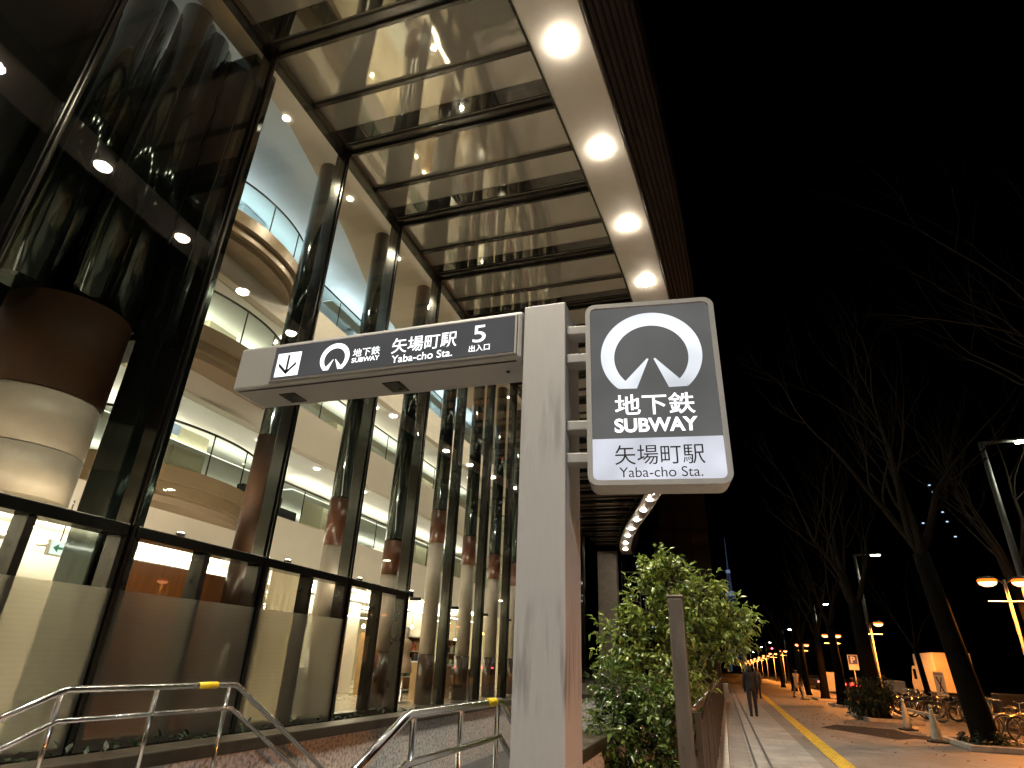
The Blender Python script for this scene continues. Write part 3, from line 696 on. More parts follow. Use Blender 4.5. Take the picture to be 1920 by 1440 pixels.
def mannequin(loc, rz, label, m):
    t = thing('mannequin', loc, label, 'mannequin', 'dressed mannequins in the shop window', rz)
    MB().lathe((0,0,0), [(.20,0),(.20,.02),(.03,.035),(.02,.9)], 20).build('stand', 'steel', t, world=False)
    MB().lathe((0,0,0), [(.0,.80),(.27,.80),(.24,1.0),(.17,1.22),(.145,1.32),(.175,1.45),(.205,1.58),(.19,1.68),(.10,1.735),(.055,1.76)], 20).build('dress', m, t, world=False)
    g = MB().lathe((0,0,0), [(.05,1.75),(.048,1.82),(.075,1.87),(.092,1.95),(.088,2.03),(.05,2.09),(.01,2.10)], 18)
    g.tube([(.18,0,1.66),(.245,0,1.58),(.27,.02,1.38),(.25,.10,1.16)], [.05,.047,.04,.026], 8); g.tube([(-.18,0,1.66),(-.245,0,1.58),(-.28,.03,1.38),(-.22,.14,1.2)], [.05,.047,.04,.026], 8)
    g.build('torso', 'dummy', t, world=False); return t
mannequin((-9.4, 18.35, .28), PI/2, 'mannequin in a pale pink dress behind the clear window, nearer one', 'dress')
mannequin((-10.3, 19.6, .28), PI/2, 'mannequin in a cream dress standing further back behind the glass', 'column_cream')
def pendant(loc, drop, m, label, r=.06, shade=False):
    t = thing('pendant_lamp', loc, label, 'lamp', 'pendant lamps over the shop floor')
    MB().tube([(0,0,.08),(0,0,drop)], .008, 5).build('cord', 'black', t, world=False)
    if shade: MB().lathe((0,0,0), [(.22,-.05),(.20,0),(.10,.10),(.03,.13)], 18, cap=False).build('lamp_shade', m, t, world=False); MB().lathe((0,0,-.02), [(.01,-.05),(.06,-.02),(.06,.03),(.01,.07)], 12).build('bulb', 'bulb', t, world=False)
    else: MB().lathe((0,0,0), [(.01,-r),(r*.8,-r*.6),(r,0),(r*.8,r*.6),(.01,r*1.2)], 14).build('bulb', m, t, world=False)
    return t
r2 = random.Random(3)
for i, (x, y, z) in enumerate([(-11.9,18.9,2.72),(-12.1,20.2,2.45),(-12.7,21.6,2.6),(-11.8,22.4,2.3),(-12.2,24.2,2.65),(-11.8,25.4,2.1),(-12.6,26.4,2.5),(-11.9,28.2,2.3),(-12.3,30.2,2.6),(-11.8,12.6,2.80),(-12.4,13.3,2.74),(-12.1,14.0,2.70),(-11.8,14.5,2.6)]):
    pendant((x,y,z), 3.66-z, 'bulb', 'small bare glass bulb pendant hanging over the lit shop floor')
pendant((-11.8, 31.2, 2.75), .95, 'bulb_orange', 'orange shaded pendant lamp glowing deep in the far shop bays', shade=True)
def wall_sign(loc, w, h, m, label):
    o = MB().box(loc[0]-.03, loc[1]-w/2, loc[2]-h/2, loc[0], loc[1]+w/2, loc[2]+h/2).build('restroom_sign', m); return tag(o, label, 'sign')
wall_sign((-13.55, 11.6, 6.9), .28, .28, 'signwhite', 'small square restroom sign on the pier of the first balcony')
t = thing('lounge_sofa', (-12.6, 14.6, 5.0), 'black lounge sofa behind the lowest balcony railing', 'sofa')
MB().box(-.45,-.9,.12,.45,.9,.45).build('seat', 'black', t, world=False, bevel=.04); MB().box(-.45,-.9,.45,-.2,.9,.95).build('backrest', 'black', t, world=False, bevel=.04)
def drape(x, y0, y1, z0, z1, m, label):
    rd = random.Random(int(y0*10)); g = MB(); n = 90; P = []
    for i in range(n+1):
        y = y0+(y1-y0)*i/n; P.append((x+.055*math.sin(i*.9+.8*math.sin(i*.13))+.03*math.sin(i*.31), y))
    g.add([(a, b, z0) for a, b in P]+[(a, b, z1) for a, b in P], [(i, i+1, n+2+i, n+1+i) for i in range(n)], True)
    o = g.build('curtain', m)
    return tag(o, label, 'curtain')
drape(-8.75, 9.75, 10.6, .30, 3.3, 'curtain_pale', 'pale pleated curtain behind the third frosted window, left half')
drape(-8.95, 10.95, 11.85, .30, 3.3, 'curtain_pale', 'pale pleated curtain behind the third frosted window, right half')
def shelf_unit(loc, w, label):
    t = thing('shelf_unit', loc, label, 'shelf', 'shelves on the shop floor', PI/2)
    g = MB(); g.box(-w/2,.38,0,w/2,.40,2.0); g.build('back_panel', 'woodlight', t, world=False)
    for s in (-1, 1): MB().box(s*w/2-.02,0,0,s*w/2+.02,.379,2.0).build('side_panel', 'woodlight', t, world=False)
    for z in (.1,.55,1.0,1.45,1.97): MB().box(-w/2+.022,0,z,w/2-.022,.378,z+.03).build('shelf', 'white_wall', t, world=False)
    return t
goods_mats = ['goods_red','goods_white','goods_blue','goods_tan','goods_dark','goods_green']
gr_ = random.Random(12); first_box = {}
for si, (x, y, w, l) in enumerate([(-12.6,19.0,1.5,'light wood shelf unit of goods nearest the clear window'),(-11.9,21.2,1.6,'light wood shelf unit of goods behind the mannequins'),(-11.5,23.0,1.7,'light wood shelf unit of goods beyond the wood display table'),(-11.2,26.6,1.6,'light wood shelf unit of goods near the far end of the shop')]):
    shelf_unit((x,y,.262), w, l)
    where = ['nearest shelf unit','shelf unit behind the mannequins','shelf unit beyond the display table','far shelf unit'][si]
    for z in (.58,1.03,1.48):
        yy = y-w/2+.14
        while yy < y+w/2-.25:
            bw, bh = gr_.uniform(.12,.28), gr_.uniform(.14,.36); m = gr_.choice(goods_mats)
            o = MB().box(-.12,0,0,.12,bw,bh).build('carton', m); o.location = (x+(-.18), yy, .262+z+.002)
            tag(o, 'small carton of shop goods on the '+where, 'carton', 'cartons on the '+where); yy += bw+gr_.uniform(.02,.12)
# ================================================================== STAIR PARAPETS AND RAILS
def parapet(x0, x1, y0, y1, z1, label):
    t = thing('stair_parapet', ((x0+x1)/2, y0, 0), label, 'wall')
    g = MB(); yy = y0
    while yy < y1-.01:
        e = min(yy+1.2, y1); g.box(x0, yy+.004, -4.2, x1, e-.004, z1); g.box(x0+.01, e-.004, -4.2, x1-.01, min(e+.004, y1), z1-.01); yy = e
    g.build('stone_wall', 'granite', t); 
    MB().box(x0-.05, y0, z1+.002, x1+.04, y1, z1+.11).build('cap', 'cap', t, bevel=.012); return t
parapet(-4.72, -4.48, 2.2, 15.5, .66, 'speckled granite wall with a dark metal cap along the left side of the stairs')
parapet(-1.42, -1.20, 4.6, 15.5, .80, 'speckled granite wall between the stairs and the leafy shrub')
t = thing('stair_parapet', (-2.8, 15.5, 0), 'speckled granite wall closing the far end of the stairwell', 'wall')
MB().box(-4.72, 15.52, -4.2, -1.20, 15.74, .80).build('stone_wall', 'granite', t); MB().box(-4.76, 15.5, .802, -1.16, 15.78, .9).build('cap', 'cap', t)
def handrail(x, sx, label, zt, zl, y1, y2, inner_posts):
    t = thing('handrail', (x, 3.0, 0), label, 'handrail', 'steel handrails of the subway stairs')
    top = [(x,y1-2.0,zt-.80),(x,y1-.06,zt-.02),(x,y1,zt),(x,y1+.06,zt),(x,y2-.06,zt),(x,y2,zt-.005),(x,y2+.06,zt-.03),(x,y2+5.6,zt-2.95)]
    MB().tube(top, .024, 12).build('rail', 'steel', t)
    low = [(x,y1-2.0,zl-.80),(x,y1,zl),(x,y2,zl),(x,y2+5.5,zl-2.93)]
    MB().tube(low, .019, 10).build('rail', 'steel', t)
    for y, zz in inner_posts:
        MB().tube([(x+sx,y,zz),(x+sx,y,zt-.02)], .017, 8).build('post', 'steel', t)
        if sx: MB().tube([(x,y,zt-.03),(x+sx,y,zt-.03)], .010, 6).build('bracket', 'steel', t)
    return t
hr = handrail(-4.3, 0, 'polished double handrail along the left granite wall of the stairs', 1.25, 1.06, 3.43, 5.08, [(3.4,.46),(4.2,.46),(5.0,.0)])
MB().tube([(-4.3,4.62,1.252),(-4.3,4.84,1.252)], .0275, 12).build('braille_plate', 'plate_yellow', hr)
hr = handrail(-1.55, 0, 'polished double handrail on the right of the stairs beside the grey post', 1.28, 1.06, 3.15, 4.60, [(3.2,.46),(3.85,.46),(4.53,.2)])
MB().tube([(-1.55,4.30,1.282),(-1.55,4.46,1.282)], .0275, 12).build('braille_plate', 'plate_yellow', hr)

# ================================================================== SUBWAY GANTRY
gan = thing('subway_gantry', (-1.1, 4.25, 0), 'grey metal post carrying a long backlit subway exit sign over the stairs', 'gantry')
MB().box(-1.28, 4.0, 0.0, -.935, 4.50, 4.205).build('post', 'post', gan, bevel=.008)
beam_x0, beam_x1 = -4.13, -1.292
bm_ = MB().box(beam_x0, 4.0, 3.73, beam_x1, 4.45, 4.18).build('sign_beam', 'signmetal', gan, bevel=.03)
MB().box(-3.72, 3.985, 3.775, -1.335, 4.002, 4.145).build('sign_frame', 'signmetal', bm_, bevel=.006)
MB().box(-3.70, 3.980, 3.795, -1.355, 3.984, 4.125).build('sign_face', 'signgreydark', bm_)
MB().box(-3.655, 3.974, 3.812, -3.405, 3.979, 4.048).build('arrow_tile', 'signbright', bm_)
bl = wloc(bm_)
def place(o): o.location = Vector((0,0,0))-bl; return o
g = MB()
cxa, za = -3.53, 3.93
g.box(cxa-.011, 3.970, za-.09, cxa+.011, 3.973, za+.095)
for s in (-1, 1):
    g.add([(cxa-.0, 3.970, za-.105), (cxa+s*.095, 3.970, za-.015), (cxa+s*.095, 3.970, za+.02), (cxa-.0, 3.970, za-.07)], [(0,1,2,3)])
g.build('arrow', 'ink', bm_)
def emblem(mb, cx, cz, R, r, y, s):
    """open ring with two tapering tracks, R outer and r inner radius"""
    a0, a1 = math.radians(-47), math.radians(227); n = 60
    vo = [(cx+R*math.cos(a0+(a1-a0)*i/n), y, cz+R*.985*math.sin(a0+(a1-a0)*i/n)) for i in range(n+1)]
    # the inner circle sits a little lower, so the ring is thickest at the sides
    vi = [(cx+r*math.cos(a0+(a1-a0)*i/n), y, cz-.02*s+r*math.sin(a0+(a1-a0)*i/n)) for i in range(n+1)]
    mb.add(vo+vi, [(i, i+1, n+2+i, n+1+i) for i in range(n)])
    for q in (-1, 1):
        mb.add([(cx+q*.030*s, y, cz-.03*s), (cx+q*.252*s, y, cz-.272*s), (cx+q*.115*s, y, cz-.275*s), (cx+q*.018*s, y, cz-.035*s)], [(0,1,2,3)])
    return mb
emblem(MB(), -3.035, 3.935, .150, .107, 3.976, .42).build('emblem', 'signbright', bm_)
for body, x, z, w, h, bo in (('地下鉄',-2.850,3.918,.270,.082,.006),('SUBWAY',-2.852,3.862,.275,.046,.022),('矢場町駅',-2.468,3.902,.61,.15,.008),('Yaba-cho Sta.',-2.455,3.812,.566,.072,.008),('5',-1.714,3.912,.112,.16,.002),('出入口',-1.742,3.828,.182,.062,.006)):
    place(text_mesh(bm_, 'lettering', body, 'signbright', x, z, w, h, 3.978, bo))
for x, w, y0, y1 in ((-3.72,.17,4.16,4.36), (-2.63,.17,4.16,4.36)):
    MB().box(x, y0, 3.722, x+w, y1, 3.7295).build('lamp_recess', 'bronze', bm_)
MB().box(beam_x0+.06, 4.02, 3.724, beam_x1-.05, 4.035, 3.7295).build('seam', 'black', bm_)
MB().lathe((-1.47,4.2,3.729), [(.018,0),(.016,-.01),(.003,-.012)], 12).build('screw', 'black', bm_)

# ---- blade sign bracketed to the post, turned a few degrees
SW, SH, SB = .972, 1.468, 2.672
bs = thing('station_sign', (-.775, 4.0, SB), 'tall rounded backlit subway station sign bracketed to the right of the grey post', 'sign', rz=math.radians(6.5))
def rrect(x0, z0, x1, z1, r, n=7):
    P = []
    for cx, cz, a in ((x1-r,z0+r,-90),(x1-r,z1-r,0),(x0+r,z1-r,90),(x0+r,z0+r,180)):
        for k in range(n+1): t = math.radians(a+90*k/n); P.append((cx+r*math.cos(t), cz+r*math.sin(t)))
    return P
# case: a rounded body with a proud rim round the face
MB().prism(rrect(0,0,SW,SH,.075), .03, .27).build('case', 'signmetal', bs, world=False, bevel=.012)
o_, i_ = rrect(0,0,SW,SH,.075), rrect(.036,.036,SW-.036,SH-.036,.045); n = len(o_)
g = MB(); g.add([(x,0,z) for x,z in o_]+[(x,0,z) for x,z in i_]+[(x,.03,z) for x,z in o_]+[(x,.03,z) for x,z in i_],
      [(i,(i+1)%n,n+(i+1)%n,n+i) for i in range(n)]+[(i,2*n+i,2*n+(i+1)%n,(i+1)%n) for i in range(n)]+[(n+i,n+(i+1)%n,3*n+(i+1)%n,3*n+i) for i in range(n)])
g.build('rim', 'signmetal', bs, world=False)
zs = .345
top_face = [p for p in rrect(.036,.036,SW-.036,SH-.036,.045) if p[1] > .5]
MB().add([(.0365,.022,zs),(SW-.0365,.022,zs)]+[(x,.022,z) for x, z in top_face], [tuple(range(2+len(top_face)))]).build('dark_face', 'signgrey', bs, world=False)
low_face = [p for p in rrect(.036,.036,SW-.036,SH-.036,.045) if p[1] < .5]
lf = low_face[len(low_face)//2:]+low_face[:len(low_face)//2]
MB().add([(SW-.0365,.022,zs),(.0365,.022,zs)]+[(x,.022,z) for x, z in lf], [tuple(range(2+len(lf)))]).build('white_face', 'signwhite', bs, world=False)
emblem(MB(), .485, 1.005, .372, .272, .018, 1.0).build('emblem', 'signring', bs, world=False)
for body, x, z, w, h, m, bo in (('地下鉄',.205,.520,.565,.165,'signbright',.011),('SUBWAY',.198,.388,.58,.108,'signbright',.030),('矢場町駅',.192,.148,.61,.145,'ink',.0),('Yaba-cho Sta.',.218,.058,.56,.072,'ink',-.002)):
    text_mesh(bs, 'lettering', body, m, x, z, w, h, .021, bo, .003)
for z in (1.28, 1.03, .47, .22):
    MB().box(-.158, .05, z-.038, .004, .20, z+.038).build('bracket', 'signmetal', bs, world=False, bevel=.008)
# ================================================================== FENCE AND SHRUB
fe = thing('fence', (-.12, 16, 0), 'brown metal slat fence with a round top rail between shrub and pavement', 'fence')
FX0, FX1 = -.30, -.12
def fx(y): return -.30+.006*(y-7)
g = MB(); g.tube([(fx(7.0)-.02,7.05,1.17),(fx(36),36,1.17)], .032, 10).build('top_rail', 'fence', fe)
g = MB(); g.tube([(fx(7.0)-.02,7.1,1.02),(fx(36),36,1.02)], .020, 8).build('second_rail', 'fence', fe)
g = MB(); y = 7.2
while y < 36: g.box(fx(y)-.018, y, .12, fx(y)+.018, y+.03, 1.01); y += .11
g.build('slats', 'fence', fe)
for y in (7.2, 9.2, 11.2, 13.2, 15.2, 17.2, 19.2, 22.2, 25.2, 28.2, 32.2, 35.9):
    MB().box(fx(y)-.03, y-.03, 0, fx(y)+.03, y+.03, 1.14).build('post', 'fence', fe)
MB().box(-.38, 7.2, .0, -.06, 36, .10).build('kerb_base', 'kerb', fe)
fp = thing('fence_post', (-.42, 7.0, 0), 'tall square metal post at the near end of the fence before the shrub', 'post')
MB().box(-.50, 6.92, 0, -.345, 7.08, 2.22).build('shaft', 'fencepost', fp, bevel=.012); MB().box(-.51, 6.91, 2.222, -.335, 7.09, 2.25).build('cap', 'fence', fp, bevel=.006)
MB().tube([(-.46,7.04,1.18),(-.30,7.04,1.17)], .03, 8).build('rail_socket', 'fence', fp)
struct('planting_bed', MB().box(-1.2, 4.6, 0.004, -.40, 36, .16), 'soil')
def leaf(vs, fs, p, d, n, L, w):
    """a folded pointed leaf from p along d"""
    s = d.cross(n).normalized(); n = s.cross(d).normalized()
    o = len(vs); bend = n*(-.22*L)
    vs += [p, p+d*(.35*L)+s*(w*.5)+n*.012, p+d*(.35*L), p+d*(.35*L)-s*(w*.5)+n*.012, p+d*(.72*L)+s*(w*.36)+bend*.35, p+d*(.72*L)+bend*.4, p+d*(.72*L)-s*(w*.36)+bend*.35, p+d*L+bend]
    fs += [(o,o+2,o+1),(o,o+3,o+2),(o+1,o+2,o+5,o+4),(o+2,o+3,o+6,o+5),(o+4,o+5,o+7),(o+5,o+6,o+7)]
def shrub(base, clumps, label, name, seed, L=.088, dens=1.3, lm='leaf'):
    """clumps: (centre, radii, number of twigs); leaves sit along twigs that run outward from stems"""
    rd = random.Random(seed); t = thing(name, base, label, 'shrub')
    vs, fs = [], []; st = MB()
    b = Vector(base)
    for c, rr, nt in clumps:
        c = Vector(c)
        root = b+Vector((rd.uniform(-.12,.12), rd.uniform(-.3,.3), 0)); mid = root.lerp(c, .5)+Vector((rd.uniform(-.08,.08), rd.uniform(-.1,.1), .1))
        st.tube([root, mid, c], [.022,.017,.008], 6)
        for _ in range(int(nt*dens)):
            u = Vector((rd.gauss(0,1), rd.gauss(0,1), rd.gauss(0,1))).normalized()
            k = .45+.62*rd.random()**.6
            tip = c+Vector((u.x*rr[0]*k, u.y*rr[1]*k, u.z*rr[2]*k))
            s0 = c.lerp(tip, .35); dr = (tip-s0).normalized()
            if rd.random() < .35: st.tube([s0, tip], [.005,.003], 4, caps=False)
            for i in range(rd.randint(6, 10)):
                q = s0.lerp(tip, .3+.7*rd.random())+Vector((rd.gauss(0,.012), rd.gauss(0,.012), rd.gauss(0,.012)))
                d = (dr*.55+Vector((rd.gauss(0,.7), rd.gauss(0,.7), rd.gauss(-.18,.5)))).normalized()
                nn = (Vector((rd.gauss(0,.45), rd.gauss(0,.45), 1))).normalized()
                l = L*rd.uniform(.6,1.25); leaf(vs, fs, q, d, nn, l, l*rd.uniform(.34,.46))
    g = MB(); g.add([tuple(v) for v in vs], fs, True); g.build('foliage', lm, t); st.build('stem', 'stem', t); return t
cl = [((-.55,8.0,2.55),(.42,.45,.42),70),((-.20,8.2,2.35),(.42,.45,.38),70),((-.85,8.0,2.25),(.36,.45,.40),60),((-.45,8.0,2.05),(.55,.5,.42),90),((.18,8.3,2.12),(.34,.4,.28),55),((.05,8.2,1.85),(.4,.45,.3),60),
      ((-1.12,7.9,1.80),(.42,.45,.45),80),((-.55,7.9,1.55),(.5,.5,.45),80),((-.72,8.0,2.75),(.22,.3,.22),22)]
shrub((-.62,8.0,.16), cl, 'tall glossy leaved green shrub reaching over the fence', 'leafy_shrub', 11)
cl = [((-1.12,7.3,1.30),(.36,.45,.40),75),((-.72,7.2,1.15),(.34,.45,.34),65),((-1.16,7.1,.85),(.36,.5,.40),80),((-.66,7.2,.70),(.30,.5,.42),65),((-1.22,7.0,.50),(.28,.4,.34),55),((-.75,6.9,.40),(.3,.4,.26),40)]
shrub((-.85,7.1,.16), cl, 'low dark green glossy bush filling the bed beside the grey post', 'leafy_bush', 5, lm='leaf_mid')
cl = [((-.8,9.5+i*1.3,1.1),(.36,.75,.85),85) for i in range(6)]  # row made tall and dense to block lamp light from the stair wall
shrub((-.8,12,.16), cl, 'row of dim green bushes behind the slat fence', 'leafy_bush', 9, lm='leaf_mid')
# low ivy between parapet and windows
rd = random.Random(21); vs, fs = [], []
for _ in range(2600):
    p = Vector((rd.uniform(-7.5,-5.6), rd.uniform(2.5,16), .05+rd.random()**2*.42)); leaf(vs, fs, p, Vector((rd.gauss(0,1),rd.gauss(0,1),rd.gauss(.3,.5))).normalized(), Vector((0,0,1)), .13, .06)
g = MB(); g.add([tuple(v) for v in vs], fs, True); tag(g.build('ground_cover', 'leaf_dark'), 'dark low foliage growing along the foot of the shop windows', 'plants', kind='stuff')

rd = random.Random(77); vs, fs = [], []
for _ in range(260):
    c = rd.choice([(6.2,20.4),(5.8,29.6),(6,39),(4.5,24)]); p = Vector((c[0]+rd.gauss(-.6,1.3), c[1]+rd.gauss(0,2.2), .012))
    leaf(vs, fs, p, Vector((rd.gauss(0,1),rd.gauss(0,1),.05)).normalized(), Vector((0,0,1)), rd.uniform(.05,.10), .05)
g = MB(); g.add([tuple(v) for v in vs], fs, True); tag(g.build('fallen_leaves', 'dry_leaf'), 'brown dry leaves scattered on the pavement round the trees', 'leaves', kind='stuff')
# ================================================================== STREET LAMPS
def twin_lamp(lit=True):
    t = thing('twin_street_lamp', (0,0,0), 'x', 'street lamp', 'orange twin street lamps along the pavement')
    MB().tube([(0,0,0),(0,0,.5),(0,0,.52),(0,0,4.36)], [.085,.085,.055,.045], 12).build('pole', 'pole', t, world=False)
    g = MB(); g.tube([(-.56,0,3.73),(.56,0,3.73)], .022, 8); g.build('crossbar', 'white_sign', t, world=False)
    for s in (-1, 1):
        g = MB(); g.tube([(0,0,4.22),(s*.18,0,4.38),(s*.40,0,4.43)], .024, 8); g.build('arm', 'pole', t, world=False)
        g = MB().lathe((s*.44,0,4.35), [(.06,.12),(.20,.09),(.235,.04),(.235,.025)], 20, cap=True); h = g.build('lamp_head', 'pole', t, world=False)
        MB().lathe((s*.44,0,4.33), [(.01,-.15),(.13,-.135),(.22,-.08),(.26,.0),(.235,.043)], 20, cap=False).build('globe', 'amber', h, world=False)
        MB().lathe((s*.44,0,4.33), [(.01,-.175),(.12,-.16),(.21,-.11),(.245,-.045),(.20,-.025)], 20, cap=False).build('lamp_core', 'sodium', h, world=False)
    return t
tl = twin_lamp()
TL = [(8.42,22.7),(8.42,42.2),(8.42,56.7),(8.42,77.5),(8.40,103),(8.35,121),(8.3,140),(8.3,158),(8.25,178),(8.2,200),(8.2,224),(8.15,252),(8.1,285),(8.0,325)]
words = ['nearest to the truck, cut by the right edge','second nearest, beyond the round hedge','third along the pavement, behind the bare tree','fourth along the row, past the walking person in pale clothes','fifth along the row']
for i, (x, y) in enumerate(TL):
    lab = ('orange twin headed street lamp, '+words[i]) if i < 5 else 'distant orange twin street lamp in the glowing far row'
    if i == 0: tl.location = (x,y,0); tl['label'] = lab; o = tl
    else: o = dup(tl, (x,y,0), 0, lab)
    if i < 7:
        for s in (-.44, .44): light('SPOT', (s, 0, 4.12), (1,.31,.045), 720 if i == 0 else 500 if i == 1 else 200 if i < 4 else 60, o, .18, math.radians(167), .25, (0,0,-1))
    elif i < 10: light('SPOT', (0,0,4.1), (1,.31,.045), 120, o, .3, math.radians(165), .3, (0,0,-1))
o = dup(tl, (8.42, 4.0, 0), 0, 'orange twin headed street lamp beside the camera')
for s in (-.44, .44): light('SPOT', (s, 0, 4.12), (1,.31,.045), 40, o, .18, math.radians(165), .3, (0,0,-1))
def tall_lamp():
    t = thing('tall_street_lamp', (0,0,0), 'x', 'street lamp', 'tall white street lamps along the road')
    MB().tube([(0,0,0),(0,0,8.8)], [.13,.075], 12).build('pole', 'pole', t, world=False)
    MB().tube([(0,0,8.74),(.5,0,8.79),(1.0,0,8.8)], [.065,.06,.055], 10).build('arm', 'pole', t, world=False)
    h = MB().box(.95,-.13,8.76,1.55,.13,8.86).build('lamp_head', 'pole', t, world=False, bevel=.02)
    MB().box(1.0,-.11,8.72,1.5,.11,8.757).build('lens', 'led', h, world=False); return t
ta = tall_lamp()
TA = [(8.95,22.8),(9.0,45.6),(10.6,80),(11.2,130),(11.6,192),(11.5,233),(11.6,300),(11.0,378)]
twords = ['nearest, its pale arm cut by the right edge','second nearest, lit lens over the bare trees','third along the road']
for i, (x, y) in enumerate(TA):
    lab = 'tall white street lamp, '+twords[i] if i < 3 else 'far white street lamp, one of the small dots over the road'
    if i == 0: ta.location = (x,y,0); ta['label'] = lab; o = ta
    else: o = dup(ta, (x,y,0), 0, lab)
    if i < 4: light('SPOT', (1.25,0,8.68), (.92,1,.74), 60, o, .2, math.radians(130), .5, (0,0,-1))
o = dup(ta, (8.9, -2.0, 0), PI, 'tall white street lamp standing behind the camera')
light('SPOT', (1.25,0,8.68), (.95,.98,1), 1100, o, .2, math.radians(140), .3, (0,0,-1))

# ================================================================== BARE TREES
def bare_tree(base, label, seed, h=10.5, r=.27, lean=(0,0), limbs=5, name='bare_tree', levels=4):
    rd = random.Random(seed); t = thing(name, (base[0], base[1], 0), label, 'tree', 'leafless street trees')
    tr = MB(); br = MB(); b = Vector((base[0], base[1], 0)); ln = Vector((lean[0], lean[1], 0))
    fork = h*.36
    pts = [b+Vector((0,0,-.05)), b+Vector((0,0,.25)), b+ln*.12+Vector((rd.uniform(-.04,.04),0,fork*.45)), b+ln*.3+Vector((rd.uniform(-.05,.05),0,fork))]
    tr.tube(pts, [r*1.55,r*1.12,r*.92,r*.78], 12)
    def grow(p, d, ln_, rad, lev):
        P = [p]; R = [rad]; q = p; k = 5
        for i in range(k):
            d = (d+Vector((rd.gauss(0,.14), rd.gauss(0,.14), rd.gauss(.05,.10)))).normalized(); q = q+d*(ln_/k); P.append(q); R.append(rad*(1-.13*(i+1)))
        br.tube(P, R, 7 if lev < 2 else 5 if lev < 3 else 4, caps=False)
        if lev < levels:
            for i in range(rd.randint(2, 3) if lev < 3 else 3):
                j = rd.randint(2, k); ax = Vector((rd.gauss(0,1), rd.gauss(0,1), rd.gauss(0,.4))).normalized()
                nd = (d+ax*rd.uniform(.45,.85)+Vector((0,0,.12))).normalized()
                grow(P[j], nd, ln_*rd.uniform(.55,.78), R[j]*.60, lev+1)
            grow(P[-1], d, ln_*.7, R[-1]*.85, lev+1)
    top = pts[-1]
    for i in range(limbs):
        a = 2*PI*i/limbs+rd.uniform(-.3,.3)
        d = (Vector((math.cos(a)*.42, math.sin(a)*.42, 1))+ln*.12).normalized()
        grow(top-Vector((0,0,rd.uniform(0,.4))), d, h*rd.uniform(.24,.32), r*rd.uniform(.36,.52), 1)
    tr.build('trunk', 'bark', t); br.build('branches', 'twig', t); return t
bare_tree((6.24,20.6), 'leafless street tree with a thick trunk in the kerbed pit nearest the camera', 4, 13.5, .29, (-1.15,.6), 5)
bare_tree((5.62,29.6), 'leafless street tree rising out of the round dark hedge', 8, 12, .32, (-.5,.3), 4)
bare_tree((5.85,39.4), 'leafless street tree between the hedge and the pale notice boards', 15, 11, .25, (.2,.2), 4, levels=3)
bare_tree((6.03,47.0), 'leafless street tree with a curled lit branch beside the pale board', 23, 11, .24, (.1,.2), 4, levels=3)
bare_tree((9.0,35.5), 'slim forked leafless tree standing before the parked truck', 31, 8, .14, (-.5,.0), 3, levels=3)
bare_tree((9.3,23.8), 'leafless tree behind the nearest trunk, close to the tall lamp', 37, 12.5, .22, (-.2,.3), 4)
bare_tree((10.4,13.5), 'leafless tree reaching in from beyond the right edge', 41, 14, .26, (-2.6,2.2), 5)
for i, y in enumerate((56, 66, 78)): bare_tree((6.0,y), 'distant leafless street tree, '+['closest to the fourth lamp','past the fourth lamp','furthest one visible'][i], 50+i, 11, .22, (0,0), 3, levels=2)
def tree_pit(x, y, label, w=1.3, d=3.0):
    t = thing('tree_pit', (x, y, 0), label, 'tree pit', 'kerbed pits of the street trees')
    g = MB(); P = [(-w*.5,-d*.5),(w*.5,-d*.5),(w*.5,d*.5),(-w*.5,d*.5)]
    g.box(-w/2,-d/2,.003,w/2,-d/2+.14,.13); g.box(-w/2,d/2-.14,.003,w/2,d/2,.13); g.box(-w/2,-d/2+.142,.003,-w/2+.14,d/2-.142,.13); g.box(w/2-.14,-d/2+.142,.003,w/2,d/2-.142,.13)
    g.build('kerb', 'kerb', t, world=False, bevel=.015)
    MB().box(-w/2+.142,-d/2+.142,.004,w/2-.142,d/2-.142,.09).build('soil', 'soil', t, world=False); return t
tree_pit(6.3, 20.4, 'stone kerbed pit with scrub round the nearest leafless tree', 1.7, 2.6)
tree_pit(5.8, 29.6, 'stone kerbed pit under the round dark hedge', 1.8, 3.6)
tree_pit(5.95, 39.4, 'stone kerbed pit of the tree before the notice boards'); tree_pit(6.03, 47.0, 'stone kerbed pit beside the pale board')
shrub((5.5,29.2,.1), [((5.15,28.8,.75),(.75,.8,.75),130),((5.7,29.5,.9),(.7,.8,.8),110),((4.95,29.4,.6),(.6,.7,.6),80)], 'round dark hedge clipped around the foot of the second tree', 'round_hedge', 33, .095, 3.2, 'leaf_dark')
shrub((6.2,20.5,.09), [((5.85,20.3,.18),(.35,.5,.16),26),((6.5,20.4,.2),(.35,.5,.2),30),((6.6,21.0,.16),(.3,.4,.16),18)], 'straggly weeds around the foot of the nearest tree', 'scrub', 35, .12, 1, 'leaf_dark')

